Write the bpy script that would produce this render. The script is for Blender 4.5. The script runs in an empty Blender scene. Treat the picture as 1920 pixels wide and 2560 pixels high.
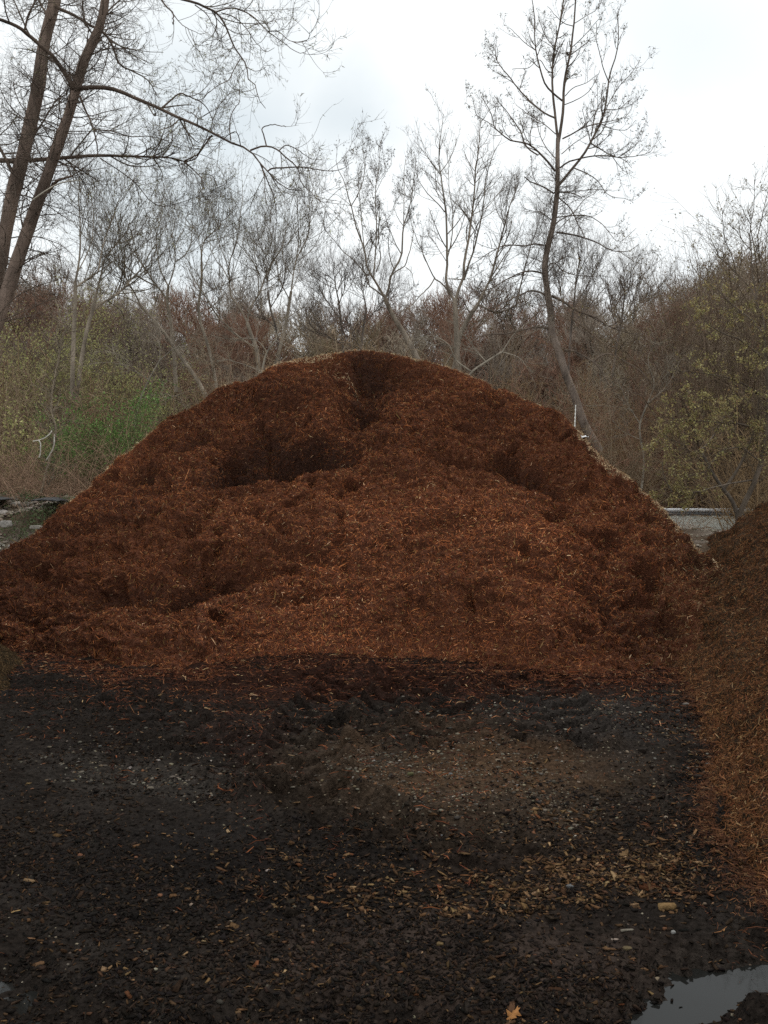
import bpy, math, random
import numpy as np
rnd = np.random.default_rng(7)
random.seed(7)
R_ = math.radians
F = 2407.0
CAMZ = 1.6
PIT = math.atan(40 / F)
CP, SP = math.cos(PIT), math.sin(PIT)
scene = bpy.context.scene
col = scene.collection

# ------------------------------------------------------------------ camera maths (photo pixels 1920x2560)
def ray(px, py):
    cx = (np.asarray(px, float) - 960) / F
    cy = (1280 - np.asarray(py, float)) / F
    dy = CP + cy * SP
    return cx / dy, (-SP + cy * CP) / dy

def at(px, py, Y):
    a, b = ray(px, py)
    Y = np.asarray(Y, float) + 0 * a
    return np.stack([a * Y, Y, CAMZ + b * Y], -1)

def ground_pt(px, py, z=0.0):
    a, b = ray(px, py)
    Y = (z - CAMZ) / b
    return a * Y, Y

def project(P):
    x, y, z = P[..., 0], P[..., 1], P[..., 2] - CAMZ
    f = y * CP - z * SP
    u = y * SP + z * CP
    return 960 + F * x / f, 1280 - F * u / f

# ------------------------------------------------------------------ noise
_perm = np.random.default_rng(3).permutation(256)
_perm = np.concatenate([_perm, _perm, _perm])
_g = np.random.default_rng(4).normal(size=(256, 3))
_g /= np.linalg.norm(_g, axis=1)[:, None]

_q = np.linalg.qr(np.random.default_rng(12).normal(size=(3, 3)))[0]

def gnoise(P, scale=1.0, seed=0):
    P = (P @ _q) * scale + seed * 17.31
    i = np.floor(P).astype(np.int64)
    f = P - i
    u = f * f * f * (f * (f * 6 - 15) + 10)
    i &= 255
    out = 0
    for dx in (0, 1):
        wx = u[..., 0] if dx else 1 - u[..., 0]
        for dy in (0, 1):
            wy = u[..., 1] if dy else 1 - u[..., 1]
            for dz in (0, 1):
                wz = u[..., 2] if dz else 1 - u[..., 2]
                h = _perm[_perm[_perm[(i[..., 0] + dx) & 255] + ((i[..., 1] + dy) & 255)] + ((i[..., 2] + dz) & 255)]
                g = _g[h]
                d = g[..., 0] * (f[..., 0] - dx) + g[..., 1] * (f[..., 1] - dy) + g[..., 2] * (f[..., 2] - dz)
                out = out + wx * wy * wz * d
    return out * 1.6

def fbm(P, scale, octs, seed=0, gain=0.5):
    o, a = 0, 1.0
    for k in range(octs):
        o = o + a * gnoise(P, scale * 2 ** k, seed + k)
        a *= gain
    return o

def sm(a, b, x):
    t = np.clip((x - a) / (b - a), 0, 1)
    return t * t * (3 - 2 * t)

def nrm(v):
    return v / (np.linalg.norm(v, axis=-1, keepdims=True) + 1e-12)

# ------------------------------------------------------------------ meshes
def mesh_np(name, V, F4, F3=None, mat=None, colr=None, smooth=False, parent=None, link=True):
    V = np.ascontiguousarray(V, dtype=np.float32).reshape(-1, 3)
    me = bpy.data.meshes.new(name)
    me.vertices.add(len(V))
    me.vertices.foreach_set('co', V.ravel())
    n4 = 0 if F4 is None else len(F4)
    n3 = 0 if F3 is None else len(F3)
    loops = []
    if n4: loops.append(np.asarray(F4, np.int32).ravel())
    if n3: loops.append(np.asarray(F3, np.int32).ravel())
    loops = np.concatenate(loops)
    me.loops.add(len(loops))
    me.loops.foreach_set('vertex_index', loops)
    me.polygons.add(n4 + n3)
    st = np.concatenate([np.arange(n4) * 4, n4 * 4 + np.arange(n3) * 3]).astype(np.int32)
    me.polygons.foreach_set('loop_start', st)
    if smooth:
        me.polygons.foreach_set('use_smooth', np.ones(n4 + n3, bool))
    me.update(calc_edges=True)
    if colr is not None:
        ca = me.color_attributes.new('Col', 'FLOAT_COLOR', 'POINT')
        c = np.ones((len(V), 4), np.float32)
        c[:, :3] = colr
        ca.data.foreach_set('color', c.ravel())
    if mat is not None:
        me.materials.append(mat)
    if not link:
        return me
    o = bpy.data.objects.new(name, me)
    col.objects.link(o)
    if parent is not None: o.parent = parent
    return o

def link_mesh(name, me, parent=None):
    o = bpy.data.objects.new(name, me)
    col.objects.link(o)
    if parent is not None: o.parent = parent
    return o

def empty(name, loc=(0, 0, 0)):
    o = bpy.data.objects.new(name, None)
    o.location = loc
    o.empty_display_size = 0.2
    col.objects.link(o)
    return o

def tag(o, label=None, cat=None, group=None, kind=None):
    if label: o['label'] = label
    if cat: o['category'] = cat
    if group: o['group'] = group
    if kind: o['kind'] = kind
    return o

def grid_faces(nu, nv):
    a = (np.arange(nu - 1)[:, None] * nv + np.arange(nv - 1)[None]).ravel()
    return np.stack([a, a + nv, a + nv + 1, a + 1], -1)

# ------------------------------------------------------------------ materials
def attr_mat(name, rough=0.9, spec=0.15, nscale=30, namp=0.3, bump=0.0, bscale=60, tint=(1, 1, 1), transl=0.0, detail=4, stretch=None):
    m = bpy.data.materials.new(name); m.use_nodes = True
    nt = m.node_tree; N = nt.nodes; L = nt.links
    b = N['Principled BSDF']
    b.inputs['Roughness'].default_value = rough
    b.inputs['Specular IOR Level'].default_value = spec
    a = N.new('ShaderNodeAttribute'); a.attribute_name = 'Col'
    tc = N.new('ShaderNodeTexCoord')
    vec = tc.outputs['Object']
    if stretch:
        mp = N.new('ShaderNodeMapping'); mp.inputs['Scale'].default_value = stretch
        L.new(vec, mp.inputs['Vector']); vec = mp.outputs['Vector']
    n = N.new('ShaderNodeTexNoise'); n.inputs['Scale'].default_value = nscale; n.inputs['Detail'].default_value = detail
    L.new(vec, n.inputs['Vector'])
    mr = N.new('ShaderNodeMapRange'); mr.inputs['From Min'].default_value = 0.3; mr.inputs['From Max'].default_value = 0.7
    mr.inputs['To Min'].default_value = 1 - namp; mr.inputs['To Max'].default_value = 1 + namp
    L.new(n.outputs['Fac'], mr.inputs['Value'])
    mx = N.new('ShaderNodeVectorMath'); mx.operation = 'SCALE'
    L.new(a.outputs['Color'], mx.inputs[0]); L.new(mr.outputs['Result'], mx.inputs['Scale'])
    m2 = N.new('ShaderNodeVectorMath'); m2.operation = 'MULTIPLY'; m2.inputs[1].default_value = tint
    L.new(mx.outputs[0], m2.inputs[0])
    L.new(m2.outputs[0], b.inputs['Base Color'])
    if bump:
        n2 = N.new('ShaderNodeTexNoise'); n2.inputs['Scale'].default_value = bscale; n2.inputs['Detail'].default_value = 5
        L.new(vec, n2.inputs['Vector'])
        bp = N.new('ShaderNodeBump'); bp.inputs['Strength'].default_value = bump; bp.inputs['Distance'].default_value = 0.02
        L.new(n2.outputs['Fac'], bp.inputs['Height']); L.new(bp.outputs['Normal'], b.inputs['Normal'])
    if transl:
        t = N.new('ShaderNodeBsdfTranslucent'); ms = N.new('ShaderNodeMixShader'); ms.inputs[0].default_value = transl
        L.new(m2.outputs[0], t.inputs['Color']); L.new(b.outputs[0], ms.inputs[1]); L.new(t.outputs[0], ms.inputs[2])
        L.new(ms.outputs[0], N['Material Output'].inputs['Surface'])
    return m

M_mulch = attr_mat('mulch', 0.95, 0.03, 45, 0.45, 0.9, 90, detail=8, tint=(2.3, 2.9, 3.0))
M_shred = attr_mat('shreds', 0.85, 0.06, 60, 0.2, tint=(2.2, 2.32, 2.25))
M_bark = attr_mat('bark', 0.95, 0.05, 5, 0.5, 0.8, 40, stretch=(1, 1, 0.35), detail=7, tint=(1.75, 1.75, 1.72))
M_twig = attr_mat('twigs', 0.95, 0.03, 3, 0.2, tint=(2.1, 1.98, 1.8))
M_leaf = attr_mat('leaf', 0.7, 0.2, 4, 0.3, transl=0.3)
M_chip = attr_mat('woodchips', 0.85, 0.02, 80, 0.3, 0.4, 200, stretch=(1, 0.3, 1))
M_stone = attr_mat('stone', 0.85, 0.12, 40, 0.25, 0.3, 80)

def mud_mat():
    m = attr_mat('mud', 0.8, 0.015, 38, 0.55, 1.0, 75, detail=10, tint=(.92, .86, .82))
    nt = m.node_tree; N = nt.nodes; L = nt.links; b = N['Principled BSDF']
    tc = N.new('ShaderNodeTexCoord')
    n = N.new('ShaderNodeTexNoise'); n.inputs['Scale'].default_value = 2.4; n.inputs['Detail'].default_value = 7
    L.new(tc.outputs['Object'], n.inputs['Vector'])
    mr = N.new('ShaderNodeMapRange'); mr.inputs['From Min'].default_value = 0.38; mr.inputs['From Max'].default_value = 0.62
    mr.inputs['To Min'].default_value = 0.42; mr.inputs['To Max'].default_value = 0.85
    L.new(n.outputs['Fac'], mr.inputs['Value']); L.new(mr.outputs['Result'], b.inputs['Roughness'])
    return m
M_mud = mud_mat()

# ------------------------------------------------------------------ ground
def seg_dist(x, y, pts):
    best = np.full(np.shape(x), 1e9); along = np.zeros(np.shape(x)); side = np.zeros(np.shape(x)); acc = 0
    for (ax, ay), (bx, by) in zip(pts[:-1], pts[1:]):
        dx, dy = bx - ax, by - ay; l = math.hypot(dx, dy)
        t = np.clip(((x - ax) * dx + (y - ay) * dy) / l ** 2, 0, 1)
        qx, qy = x - ax - t * dx, y - ay - t * dy
        d = np.hypot(qx, qy); s = (qx * dy - qy * dx) / l
        m = d < best
        best = np.where(m, d, best); along = np.where(m, acc + t * l, along); side = np.where(m, s, side)
        acc += l
    return best, along, side

def gpts(lst):
    return [tuple(float(v) for v in ground_pt(a, b)) for a, b in lst]

TRACKS = [
    (gpts([(880, 1715), (800, 1790), (770, 1860), (745, 1980)]), 0.27, 0.24, 0.10),
    (gpts([(1100, 1712), (1010, 1760), (900, 1830), (880, 1850)]), 0.27, 0.24, 0.08),
    (gpts([(1330, 1715), (1350, 1770), (1400, 1850)]), 0.36, 0.24, 0.08),
    (gpts([(300, 1760), (470, 1830), (640, 1930), (900, 2060)]), 0.30, 0.23, 0.055),
    (gpts([(760, 2000), (960, 2080), (1200, 2130)]), 0.28, 0.24, 0.045),
    (gpts([(1000, 1700), (1100, 1780), (1120, 1860)]), 0.26, 0.22, 0.055),
]
PUD = gpts([(1560, 2700), (1680, 2550), (1800, 2455), (1930, 2400), (2120, 2345)])
PUD2 = gpts([(-60, 2440), (60, 2520), (160, 2590)])
PUD3 = gpts([(560, 2590), (740, 2570), (1000, 2600)])
LV = -0.045

def right_toe(y):
    return np.interp(y, [2.0, 3.2, 3.74, 4.1, 4.58, 5.07, 6.3, 7.0, 8.37, 9.5, 10.8, 12, 13, 15], [1.55, 1.48, 1.49, 1.50, 1.52, 1.70, 2.16, 2.27, 2.56, 2.68, 2.62, 2.95, 3.5, 4.0])

def gz(x, y, fine=True):
    P = np.stack([x, y, 0 * x], -1)
    n1 = gnoise(P, 0.35, 1)
    z = 0.035 * gnoise(P, 0.8, 2)
    z = z + 0.014 * gnoise(P, 3.1, 3) + 0.017 * np.abs(gnoise(P, 6.3, 4)) + 0.011 * gnoise(P, 14, 5)
    if fine:
        z = z + 0.006 * gnoise(P, 30, 6) + 0.007 * np.clip(gnoise(P, 22, 16), 0, 1) * sm(-.2, .4, gnoise(P, .9, 8))
    z = z + 0.02
    # scraped horizontal ridges
    near = sm(12, 9.5, y)
    z = z + near * 0.036 * gnoise(np.stack([x * 1.1, y * 5.5, 0 * x], -1), 1.0, 9) * sm(4.5, 6, y)
    for pts, w, pitch, amp in TRACKS:
        d, al, sd = seg_dist(x, y, pts)
        wob = 0.02 * gnoise(P, 4, 11)
        mask = sm(w + .05, w - .04, d + wob)
        ph = (al + 0.55 * np.abs(sd)) / pitch * 2 * np.pi + 1.0 * gnoise(P, 2.0, 12)
        lug = sm(-0.6, 0.0, np.sin(ph + np.pi * (sd > 0)))
        z = z + mask * amp * (lug * 1.4 - 1.1) * (.7 + .5 * gnoise(P, 3, 13)) + 0.6 * amp * np.exp(-((d - w) / .05) ** 2)
    # berm line along the toe of the pile, left
    d, al, sd = seg_dist(x, y, gpts([(-100, 1712), (200, 1716), (430, 1722), (640, 1716), (900, 1706)]))
    z = z + 0.05 * np.exp(-(d / .13) ** 2) * (1 + 1.4 * gnoise(P, 2.6, 14))
    # puddles
    d, _, _ = seg_dist(x, y, PUD)
    e = d + 0.11 * gnoise(P, 3.2, 21) + 0.07 * gnoise(P, 11, 22) + .035 * gnoise(P, 27, 27)
    z = z - 0.085 * sm(0.27, 0.06, e)
    d, _, _ = seg_dist(x, y, PUD2)
    e = d + 0.2 * gnoise(P, 3.2, 23) + .06 * gnoise(P, 12, 24)
    z = z - 0.056 * sm(0.30, 0.0, e)
    d, _, _ = seg_dist(x, y, PUD3)
    e = d + 0.2 * gnoise(P, 3.2, 25) + .06 * gnoise(P, 12, 26)
    z = z - 0.060 * sm(0.22, 0.0, e)
    bx_, by_ = ground_pt(1925, 2580)
    z = z + .10 * np.exp(-(((x - bx_) / .14) ** 2 + ((y - by_) / .13) ** 2)) * (1 + .5 * gnoise(P, 9, 28))
    # bank behind the piles
    left = sm(-1.5, -5, x)
    bankh = .99 - .04 * sm(2, 4.5, x) + .53 * left
    bk = sm(12.2, 16.4, y + .5 * n1) * sm(24 - 3.2 * sm(0, 4, x), 18.5 - 1.2 * sm(0, 4, x), y)
    z = z + bankh * bk + bk * (0.05 * gnoise(P, 1.1, 31) + .04 * gnoise(P, 3.3, 32) + .02 * gnoise(P, 9, 35)) * (1 + left)
    # wooded hill
    z = z + 15 * sm(62, 118, y + 5 * n1) * (1 + .12 * gnoise(P, .03, 33) + 0.25 * sm(20, 50, x))
    z = z + sm(26, 40, y) * .25 * gnoise(P, .2, 34)
    return z

def axis(a, b, step, lim_lo, lim_hi, grow=1.12, s0=.06, mx=14):
    v = list(np.arange(a, b, step))
    s = s0; t = v[-1]; hi = []
    while t < lim_hi:
        t += s; hi.append(t); s = min(s * grow, mx)
    s = s0; t = v[0]; lo = []
    while t > lim_lo:
        t -= s; lo.append(t); s = min(s * grow, mx)
    return np.array(lo[::-1] + v + hi)

def gpt(px_, py_):
    z = 0.
    for _ in range(4):
        x, y = ground_pt(px_, py_, z)
        z = float(gz(np.array([x]), np.array([y]))[0])
    return float(x), float(y)

xs = axis(-3.6, 2.9, .0145, -400, 400)
ysf = np.arange(2.3, 10.2, .0145)
ysm = np.arange(10.2, 26, .11)
t = 26; s = .3; yl = []
while t < 900:
    yl.append(t); t += s; s = min(s * 1.07, 25)
lo = []
t = 2.3; s = .06
while t > -60:
    t -= s; lo.append(t); s *= 1.2
ys = np.concatenate([lo[::-1], ysf, ysm, yl])
X, Y = np.meshgrid(xs, ys, indexing='ij')
Z = gz(X, Y)
P3 = np.stack([X, Y, Z], -1)

def ellipse(px, py, cx, cy, rx, ry, soft=.5):
    d = np.hypot((px - cx) / rx, (py - cy) / ry)
    return sm(1 + soft, 1 - soft, d)

def ground_color(P3):
    x, y = P3[..., 0], P3[..., 1]
    yy = np.clip(y, 2, None)
    px, py = project(np.stack([x, yy, 0 * x], -1))
    Pn = np.stack([x, y, 0 * x], -1)
    n = gnoise(Pn, 1.3, 41) + .6 * gnoise(Pn, 4, 42) + .4 * gnoise(Pn, 13, 43)
    c = np.zeros(x.shape + (3,))
    c[:] = (.0205, .0172, .0150)
    def mix(c, k, m):
        m = np.clip(m, 0, 1)[..., None]
        return c * (1 - m) + np.array(k) * m
    wx = px + 130 * n; wy = py + 45 * n
    c = mix(c, (.036, .031, .027), sm(-.1, .7, n) * .7)                        # drier grey crust
    c = mix(c, (.034, .0150, .0105), ellipse(wx, wy, 980, 1700, 620, 58) * .85 * (y < 11))      # reddish mulch dust
    c = mix(c, (.030, .019, .016), ellipse(wx, wy, 640, 1880, 120, 110) * .6)
    c = mix(c, (.066, .048, .033), ellipse(wx, wy, 1170, 1965, 400, 105, .85) * .85)    # worn tan gravelly track
    c = mix(c, (.100, .060, .034), ellipse(wx, wy, 1240, 1925, 230, 65, .9) * .6)
    c = mix(c, (.036, .033, .031), ellipse(wx, wy, 1500, 1810, 220, 70) * .7)
    c = mix(c, (.050, .046, .041), ellipse(wx, wy, 380, 1950, 260, 50) * .6)
    c = mix(c, (.056, .042, .035), ellipse(wx, wy, 1180, 2430, 470, 130) * .85 * sm(-.35, .15, n))
    c = mix(c, (.036, .027, .022), ellipse(wx, wy, 1350, 2160, 320, 70) * .7)
    c = mix(c, (.009, .0085, .0085), ellipse(wx, wy, 1800, 2000, 60, 260) * .8)
    c = mix(c, (.010, .0095, .010), ellipse(wx, wy, 560, 2230, 420, 160) * .55)
    # bank: brown soil
    c = c * .82
    b = sm(12.0, 13.5, y)
    c = mix(c, (.095, .072, .052), b)
    c = mix(c, (.16, .14, .12), b * sm(26, 20, y) * sm(.2, .8, n + .3))
    c = mix(c, (.070, .056, .042), sm(24, 30, y))
    return c

g = mesh_np('ground', P3.reshape(-1, 3), grid_faces(len(xs), len(ys)), mat=M_mud, colr=ground_color(P3).reshape(-1, 3), smooth=True)
tag(g, 'dark wet mud yard with tyre tracks, brown bank and wooded hill behind', kind='structure')

def water(name, pts, w, label):
    pts = np.array(pts); V = []
    tg = np.gradient(pts, axis=0); tg /= np.linalg.norm(tg, axis=1)[:, None]
    nn = np.stack([tg[:, 1], -tg[:, 0]], -1)
    a = pts + nn * w; b = pts - nn * w
    V = np.concatenate([np.c_[a, np.full(len(a), LV)], np.c_[b, np.full(len(a), LV)]])
    k = len(a)
    Fq = np.array([[i, i + 1, k + i + 1, k + i] for i in range(k - 1)])
    m = bpy.data.materials.get('puddle_water')
    if not m:
        m = bpy.data.materials.new('puddle_water'); m.use_nodes = True
        bs = m.node_tree.nodes['Principled BSDF']
        bs.inputs['Base Color'].default_value = (.012, .012, .011, 1)
        bs.inputs['Roughness'].default_value = .04; bs.inputs['IOR'].default_value = 1.24
        n = m.node_tree.nodes.new('ShaderNodeTexNoise'); n.inputs['Scale'].default_value = 9
        bp = m.node_tree.nodes.new('ShaderNodeBump'); bp.inputs['Strength'].default_value = .06; bp.inputs['Distance'].default_value = .01
        m.node_tree.links.new(n.outputs['Fac'], bp.inputs['Height']); m.node_tree.links.new(bp.outputs['Normal'], bs.inputs['Normal'])
    o = mesh_np(name, V, Fq, mat=m)
    tag(o, label, kind='structure')
water('puddle', PUD, .62, 'shallow puddle reflecting grey sky at the bottom right corner')
water('puddle', PUD2, .6, 'thin wet puddle in the mud at the bottom left corner')
water('puddle', PUD3, .45, 'thin wet film of water along the bottom edge of the mud')

# ------------------------------------------------------------------ ribbons, chips, stones
def ribbons(name, C, D, Nn, L, Wd, bend, colr, mat, parent=None):
    n = len(C)
    B = nrm(np.cross(D, Nn))
    p0 = C - D * (L / 2)[:, None]
    p1 = C + Nn * bend[:, None] + B * (bend * .7 * rnd.normal(size=n))[:, None]
    p2 = C + D * (L / 2)[:, None]
    w = (Wd / 2)[:, None]
    roll = rnd.uniform(-.9, .9, n)[:, None]
    Wv = nrm(B * np.cos(roll) + Nn * np.sin(roll))
    V = np.stack([p0 + Wv * w * .5, p0 - Wv * w * .5, p1 + Wv * w, p1 - Wv * w, p2 + Wv * w * .35, p2 - Wv * w * .35], 1)
    b = (np.arange(n) * 6)[:, None]
    Fq = np.concatenate([b + [0, 1, 3, 2], b + [2, 3, 5, 4]])
    c = np.repeat(colr, 6, axis=0)
    return mesh_np(name, V.reshape(-1, 3), Fq, mat=mat, colr=c, parent=parent)

BOXF = np.array([[0, 1, 3, 2], [4, 6, 7, 5], [0, 4, 5, 1], [2, 3, 7, 6], [0, 2, 6, 4], [1, 5, 7, 3]])
def chips_np(C, D, Nn, L, Wd, T, colr):
    n = len(C)
    D = nrm(D); B = nrm(np.cross(Nn, D)); U = np.cross(D, B)
    V = np.zeros((n, 8, 3)); k = 0
    for a in (-1, 1):
        for b in (-1, 1):
            for c_ in (-1, 1):
                ja = rnd.uniform(.45, 1.15, n) * a; jb = rnd.uniform(.12, 1.15, n) * b; jc = rnd.uniform(.5, 1.1, n) * c_
                V[:, k] = C + D * (L / 2 * ja)[:, None] + B * (Wd / 2 * jb)[:, None] + U * (T / 2 * jc)[:, None]
                k += 1
    Fq = ((np.arange(n) * 8)[:, None, None] + BOXF[None]).reshape(-1, 4)
    return V.reshape(-1, 3), Fq, np.repeat(colr, 8, axis=0)

def palette(n, cols, w, var=.25):
    cols = np.array(cols); w = np.array(w, float); w /= w.sum()
    k = rnd.choice(len(cols), n, p=w)
    return cols[k] * (1 + rnd.uniform(-var, var, (n, 1))) * (1 + rnd.uniform(-.06, .06, (n, 3)))

def ico(sub):
    import bmesh
    bm = bmesh.new(); bmesh.ops.create_icosphere(bm, subdivisions=sub, radius=1)
    bm.verts.index_update()
    V = np.array([v.co[:] for v in bm.verts]); Fq = np.array([[v.index for v in f.verts] for f in bm.faces])
    bm.free(); return V, Fq
ICO1, ICF1 = ico(1)
ICO3, ICF3 = ico(3)

def stones_np(C, S, flat, colr):
    n = len(C)
    V = ICO1[None] * (1 + rnd.uniform(-.28, .28, (n, len(ICO1), 1)))
    V = V * np.stack([S * rnd.uniform(.8, 1.5, n), S * rnd.uniform(.6, 1.1, n), S * flat], -1)[:, None]
    a = rnd.uniform(0, 6.28, n); ca, sa = np.cos(a)[:, None], np.sin(a)[:, None]
    V = np.stack([V[..., 0] * ca - V[..., 1] * sa, V[..., 0] * sa + V[..., 1] * ca, V[..., 2]], -1) + C[:, None]
    Fq = ((np.arange(n) * len(ICO1))[:, None, None] + ICF1[None]).reshape(-1, 3)
    return V.reshape(-1, 3), Fq, np.repeat(colr, len(ICO1), axis=0)

# ------------------------------------------------------------------ the big red-brown pile
SIL = np.array([(-460, 1585), (-300, 1510), (-120, 1435), (0, 1383), (26, 1366), (72, 1341), (116, 1309), (153, 1267), (200, 1234), (260, 1182), (289, 1149), (347, 1107), (399, 1067),
    (440, 1040), (480, 1019), (540, 970), (590, 955), (640, 940), (670, 920), (700, 908), (760, 893), (820, 883), (900, 878), (960, 879), (1020, 890), (1100, 912), (1180, 938), (1240, 968), (1300, 990),
    (1365, 1021), (1400, 1040), (1450, 1083), (1490, 1125), (1520, 1156), (1570, 1192), (1620, 1240), (1660, 1272), (1700, 1320), (1740, 1362), (1790, 1405), (1830, 1450), (1900, 1535), (2010, 1600)], float)
TOE = np.array([(-460, 1600), (-200, 1612), (0, 1622), (90, 1642), (180, 1660), (301, 1686), (400, 1690), (500, 1688), (600, 1662), (750, 1652), (870, 1645), (960, 1650), (1190, 1664), (1300, 1690), (1365, 1702), (1452, 1698), (1625, 1690), (1750, 1694), (2010, 1700)], float)
RDG = np.array([(-460, 10.6), (0, 11.2), (200, 12), (500, 13.2), (860, 13.9), (1200, 13.4), (1500, 12.4), (1700, 11.4), (1800, 10.8), (2010, 10.0)], float)
NU, NF, NB = 900, 620, 130
U = np.linspace(-440, 2000, NU)
sil = np.interp(U, SIL[:, 0], SIL[:, 1]); toe = np.interp(U, TOE[:, 0], TOE[:, 1]); rd = np.interp(U, RDG[:, 0], RDG[:, 1])
toe = toe + 11 * gnoise(np.stack([U * .006, 0 * U, 0 * U], -1), 1, 51) + 3 * gnoise(np.stack([U * .016, 0 * U, 0 * U], -1), 1, 52)
crest = at(U, sil, rd)
tx, ty = ground_pt(U, toe)
s = np.linspace(0, 1, NF)
prof = (1 - (1 - s) ** 1.22) * (1 - .72 * np.exp(-s / .085))
Pf = np.zeros((NU, NF, 3))
Pf[..., 0] = tx[:, None] * (1 - s) + crest[:, 0, None] * s
Pf[..., 1] = ty[:, None] * (1 - s) + crest[:, 1, None] * s
Pf[..., 2] = -0.05 * (1 - s) + crest[:, 2, None] * prof
sb = np.linspace(0, 1, NB + 1)[1:]
Pb = np.zeros((NU, NB, 3))
run = crest[:, 2, None] * 1.45 + .5
Pb[..., 0] = crest[:, 0, None] * (1 + .0 * sb) 
Pb[..., 1] = crest[:, 1, None] + run * sb
Pb[..., 2] = crest[:, 2, None] * (1 - sb ** 1.35) - .05 * sb
P = np.concatenate([Pf, Pb], 1)
base = P.copy()
px, py = project(base)
q = .012
wpx = px + 26 * gnoise(base, 1.1, 61) + 10 * gnoise(base, 3.7, 62)
wpy = py + 18 * gnoise(base, 1.2, 63) + 8 * gnoise(base, 4.1, 64)
def gau(cx, cy, sx, sy, rot=0, p=2):
    c_, s_ = math.cos(R_(rot)), math.sin(R_(rot))
    dx, dy = wpx - cx, wpy - cy
    a = (dx * c_ + dy * s_) / sx; b = (-dx * s_ + dy * c_) / sy
    return np.exp(-np.power(a * a + b * b, p / 2))
FE = [(715, 1135, 140, 34, -9, -.50, 2.8), (655, 1090, 70, 34, -20, -.28, 2), (770, 1148, 110, 24, -6, -.24, 3), (620, 1180, 55, 20, 5, -.18, 3),
      (760, 985, 120, 70, 0, .16, 3), (960, 930, 110, 22, 4, -.14, 2), (905, 1010, 60, 70, 0, -.10, 2),
      (1290, 1175, 95, 26, 24, -.24, 3), (1280, 1135, 50, 26, 0, -.10, 2), (1400, 1215, 70, 18, 25, -.12, 2), (1140, 1135, 70, 18, 12, -.13, 3),
      (980, 1440, 400, 210, 0, .22, 3), (1010, 1160, 90, 60, 0, .12, 2), (350, 1182, 50, 20, -14, -.22, 3), (1395, 1282, 32, 15, 5, -.16, 3),
      (1525, 1345, 42, 20, 12, -.17, 3), (1640, 1438, 44, 24, 15, -.2, 3), (1690, 1545, 50, 22, 15, -.2, 3), (1560, 1300, 30, 14, 0, -.1, 2),
      (460, 1310, 60, 26, -30, -.12, 2), (540, 1240, 50, 22, -20, -.10, 2), (300, 1480, 110, 26, -14, -.15, 3), (110, 1470, 60, 22, -25, -.12, 3), (60, 1530, 60, 20, 0, -.1, 2),
      (620, 1420, 90, 20, -6, -.09, 2), (860, 1390, 60, 20, 10, -.07, 2), (1100, 1330, 70, 20, 0, -.07, 2), (1330, 1450, 80, 22, 10, -.09, 2), (740, 1500, 80, 18, -5, -.09, 2),
      (1180, 1050, 60, 20, 10, -.07, 2), (500, 1470, 190, 18, -14, -.15, 3), (780, 1400, 130, 18, 18, -.10, 3), (170, 1560, 90, 16, -16, -.1, 2), (560, 1180, 60, 18, -8, -.16, 3), (700, 1330, 60, 16, 30, -.1, 2), (1490, 1480, 70, 16, 20, -.12, 2), (480, 1100, 60, 20, -25, -.09, 2), (430, 1180, 150, 40, -28, .12, 2), (1420, 1060, 70, 20, 35, .08, 2), (1200, 1000, 90, 20, 10, .06, 2)]
disp = np.zeros(px.shape)
for cx, cy, sx, sy, rot, amp, p in FE:
    disp += (1.45 if amp < 0 else 1.0) * amp * gau(cx, cy, sx, sy, rot, p)
xl = np.interp(wpy, [880, 940, 1000, 1060, 1110], [872, 868, 868, 850, 800])
disp += -.17 * sm(-16, 14, wpx - xl - 10 * gnoise(base, 3, 88)) * sm(150, 40, wpx - xl) * sm(868, 905, wpy) * sm(1110, 1020, wpy)
front = np.concatenate([np.ones(NF), np.zeros(NB)])[None]
disp *= front
disp += .15 * gnoise(base, .62, 193) * front + .06 * gnoise(base, 1.3, 194) * front
sall = np.concatenate([s, 1 + sb])[None]
cf = np.abs(sall - 1)
edge = sm(0.0, .10, cf)
toef = sm(0, .16, sall)
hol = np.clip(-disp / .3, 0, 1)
hmn = (.085 * fbm(base, 1.5, 3, 71, .5) + .040 * gnoise(base, 4.2, 74) - .055 * np.abs(gnoise(base, 5.5, 75)) + .030 * gnoise(base, 10, 76) - .06 * np.abs(gnoise(base, 14, 77)) + .016 * gnoise(base, 22, 87))
pit = sm(.42, .75, gnoise(base, 2.3, 82) + .4 * gnoise(base, 6, 83))
hmn = hmn - .17 * pit
ledge = gnoise(base * np.array([1.3, 1.3, 4.2]) + .25 * gnoise(base, 3, 84)[..., None], 1.0, 85)
hmn = hmn - .055 * sm(.15, .42, ledge) * sm(.75, .4, ledge) - .03 * sm(.1, .35, gnoise(base * np.array([3, 3, 8]), 1.0, 86))
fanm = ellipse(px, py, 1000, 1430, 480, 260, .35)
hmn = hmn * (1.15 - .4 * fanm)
fine = .012 * gnoise(base, 30, 78) + .008 * gnoise(base, 60, 79)
disp = disp * edge * toef + hmn * (.25 + .75 * edge) * (.25 + .75 * toef) + fine
du = np.gradient(base, axis=0); dv = np.gradient(base, axis=1)
Nrm = nrm(np.cross(du, dv))
Nrm[Nrm[..., 2] < 0] *= -1
P = base + Nrm * disp[..., None]
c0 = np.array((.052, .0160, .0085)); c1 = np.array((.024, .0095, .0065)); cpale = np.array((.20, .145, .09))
mixv = np.clip(.35 + .8 * hol + .5 * gnoise(base, .9, 81), 0, 1)[..., None] * (1 - .6 * fanm[..., None])  # hollows darkened in the colour: overhang shade as well as damper mulch
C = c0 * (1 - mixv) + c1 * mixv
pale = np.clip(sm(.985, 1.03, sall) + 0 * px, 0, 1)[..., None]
C = C * (1 - pale) + cpale * pale * .8
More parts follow.
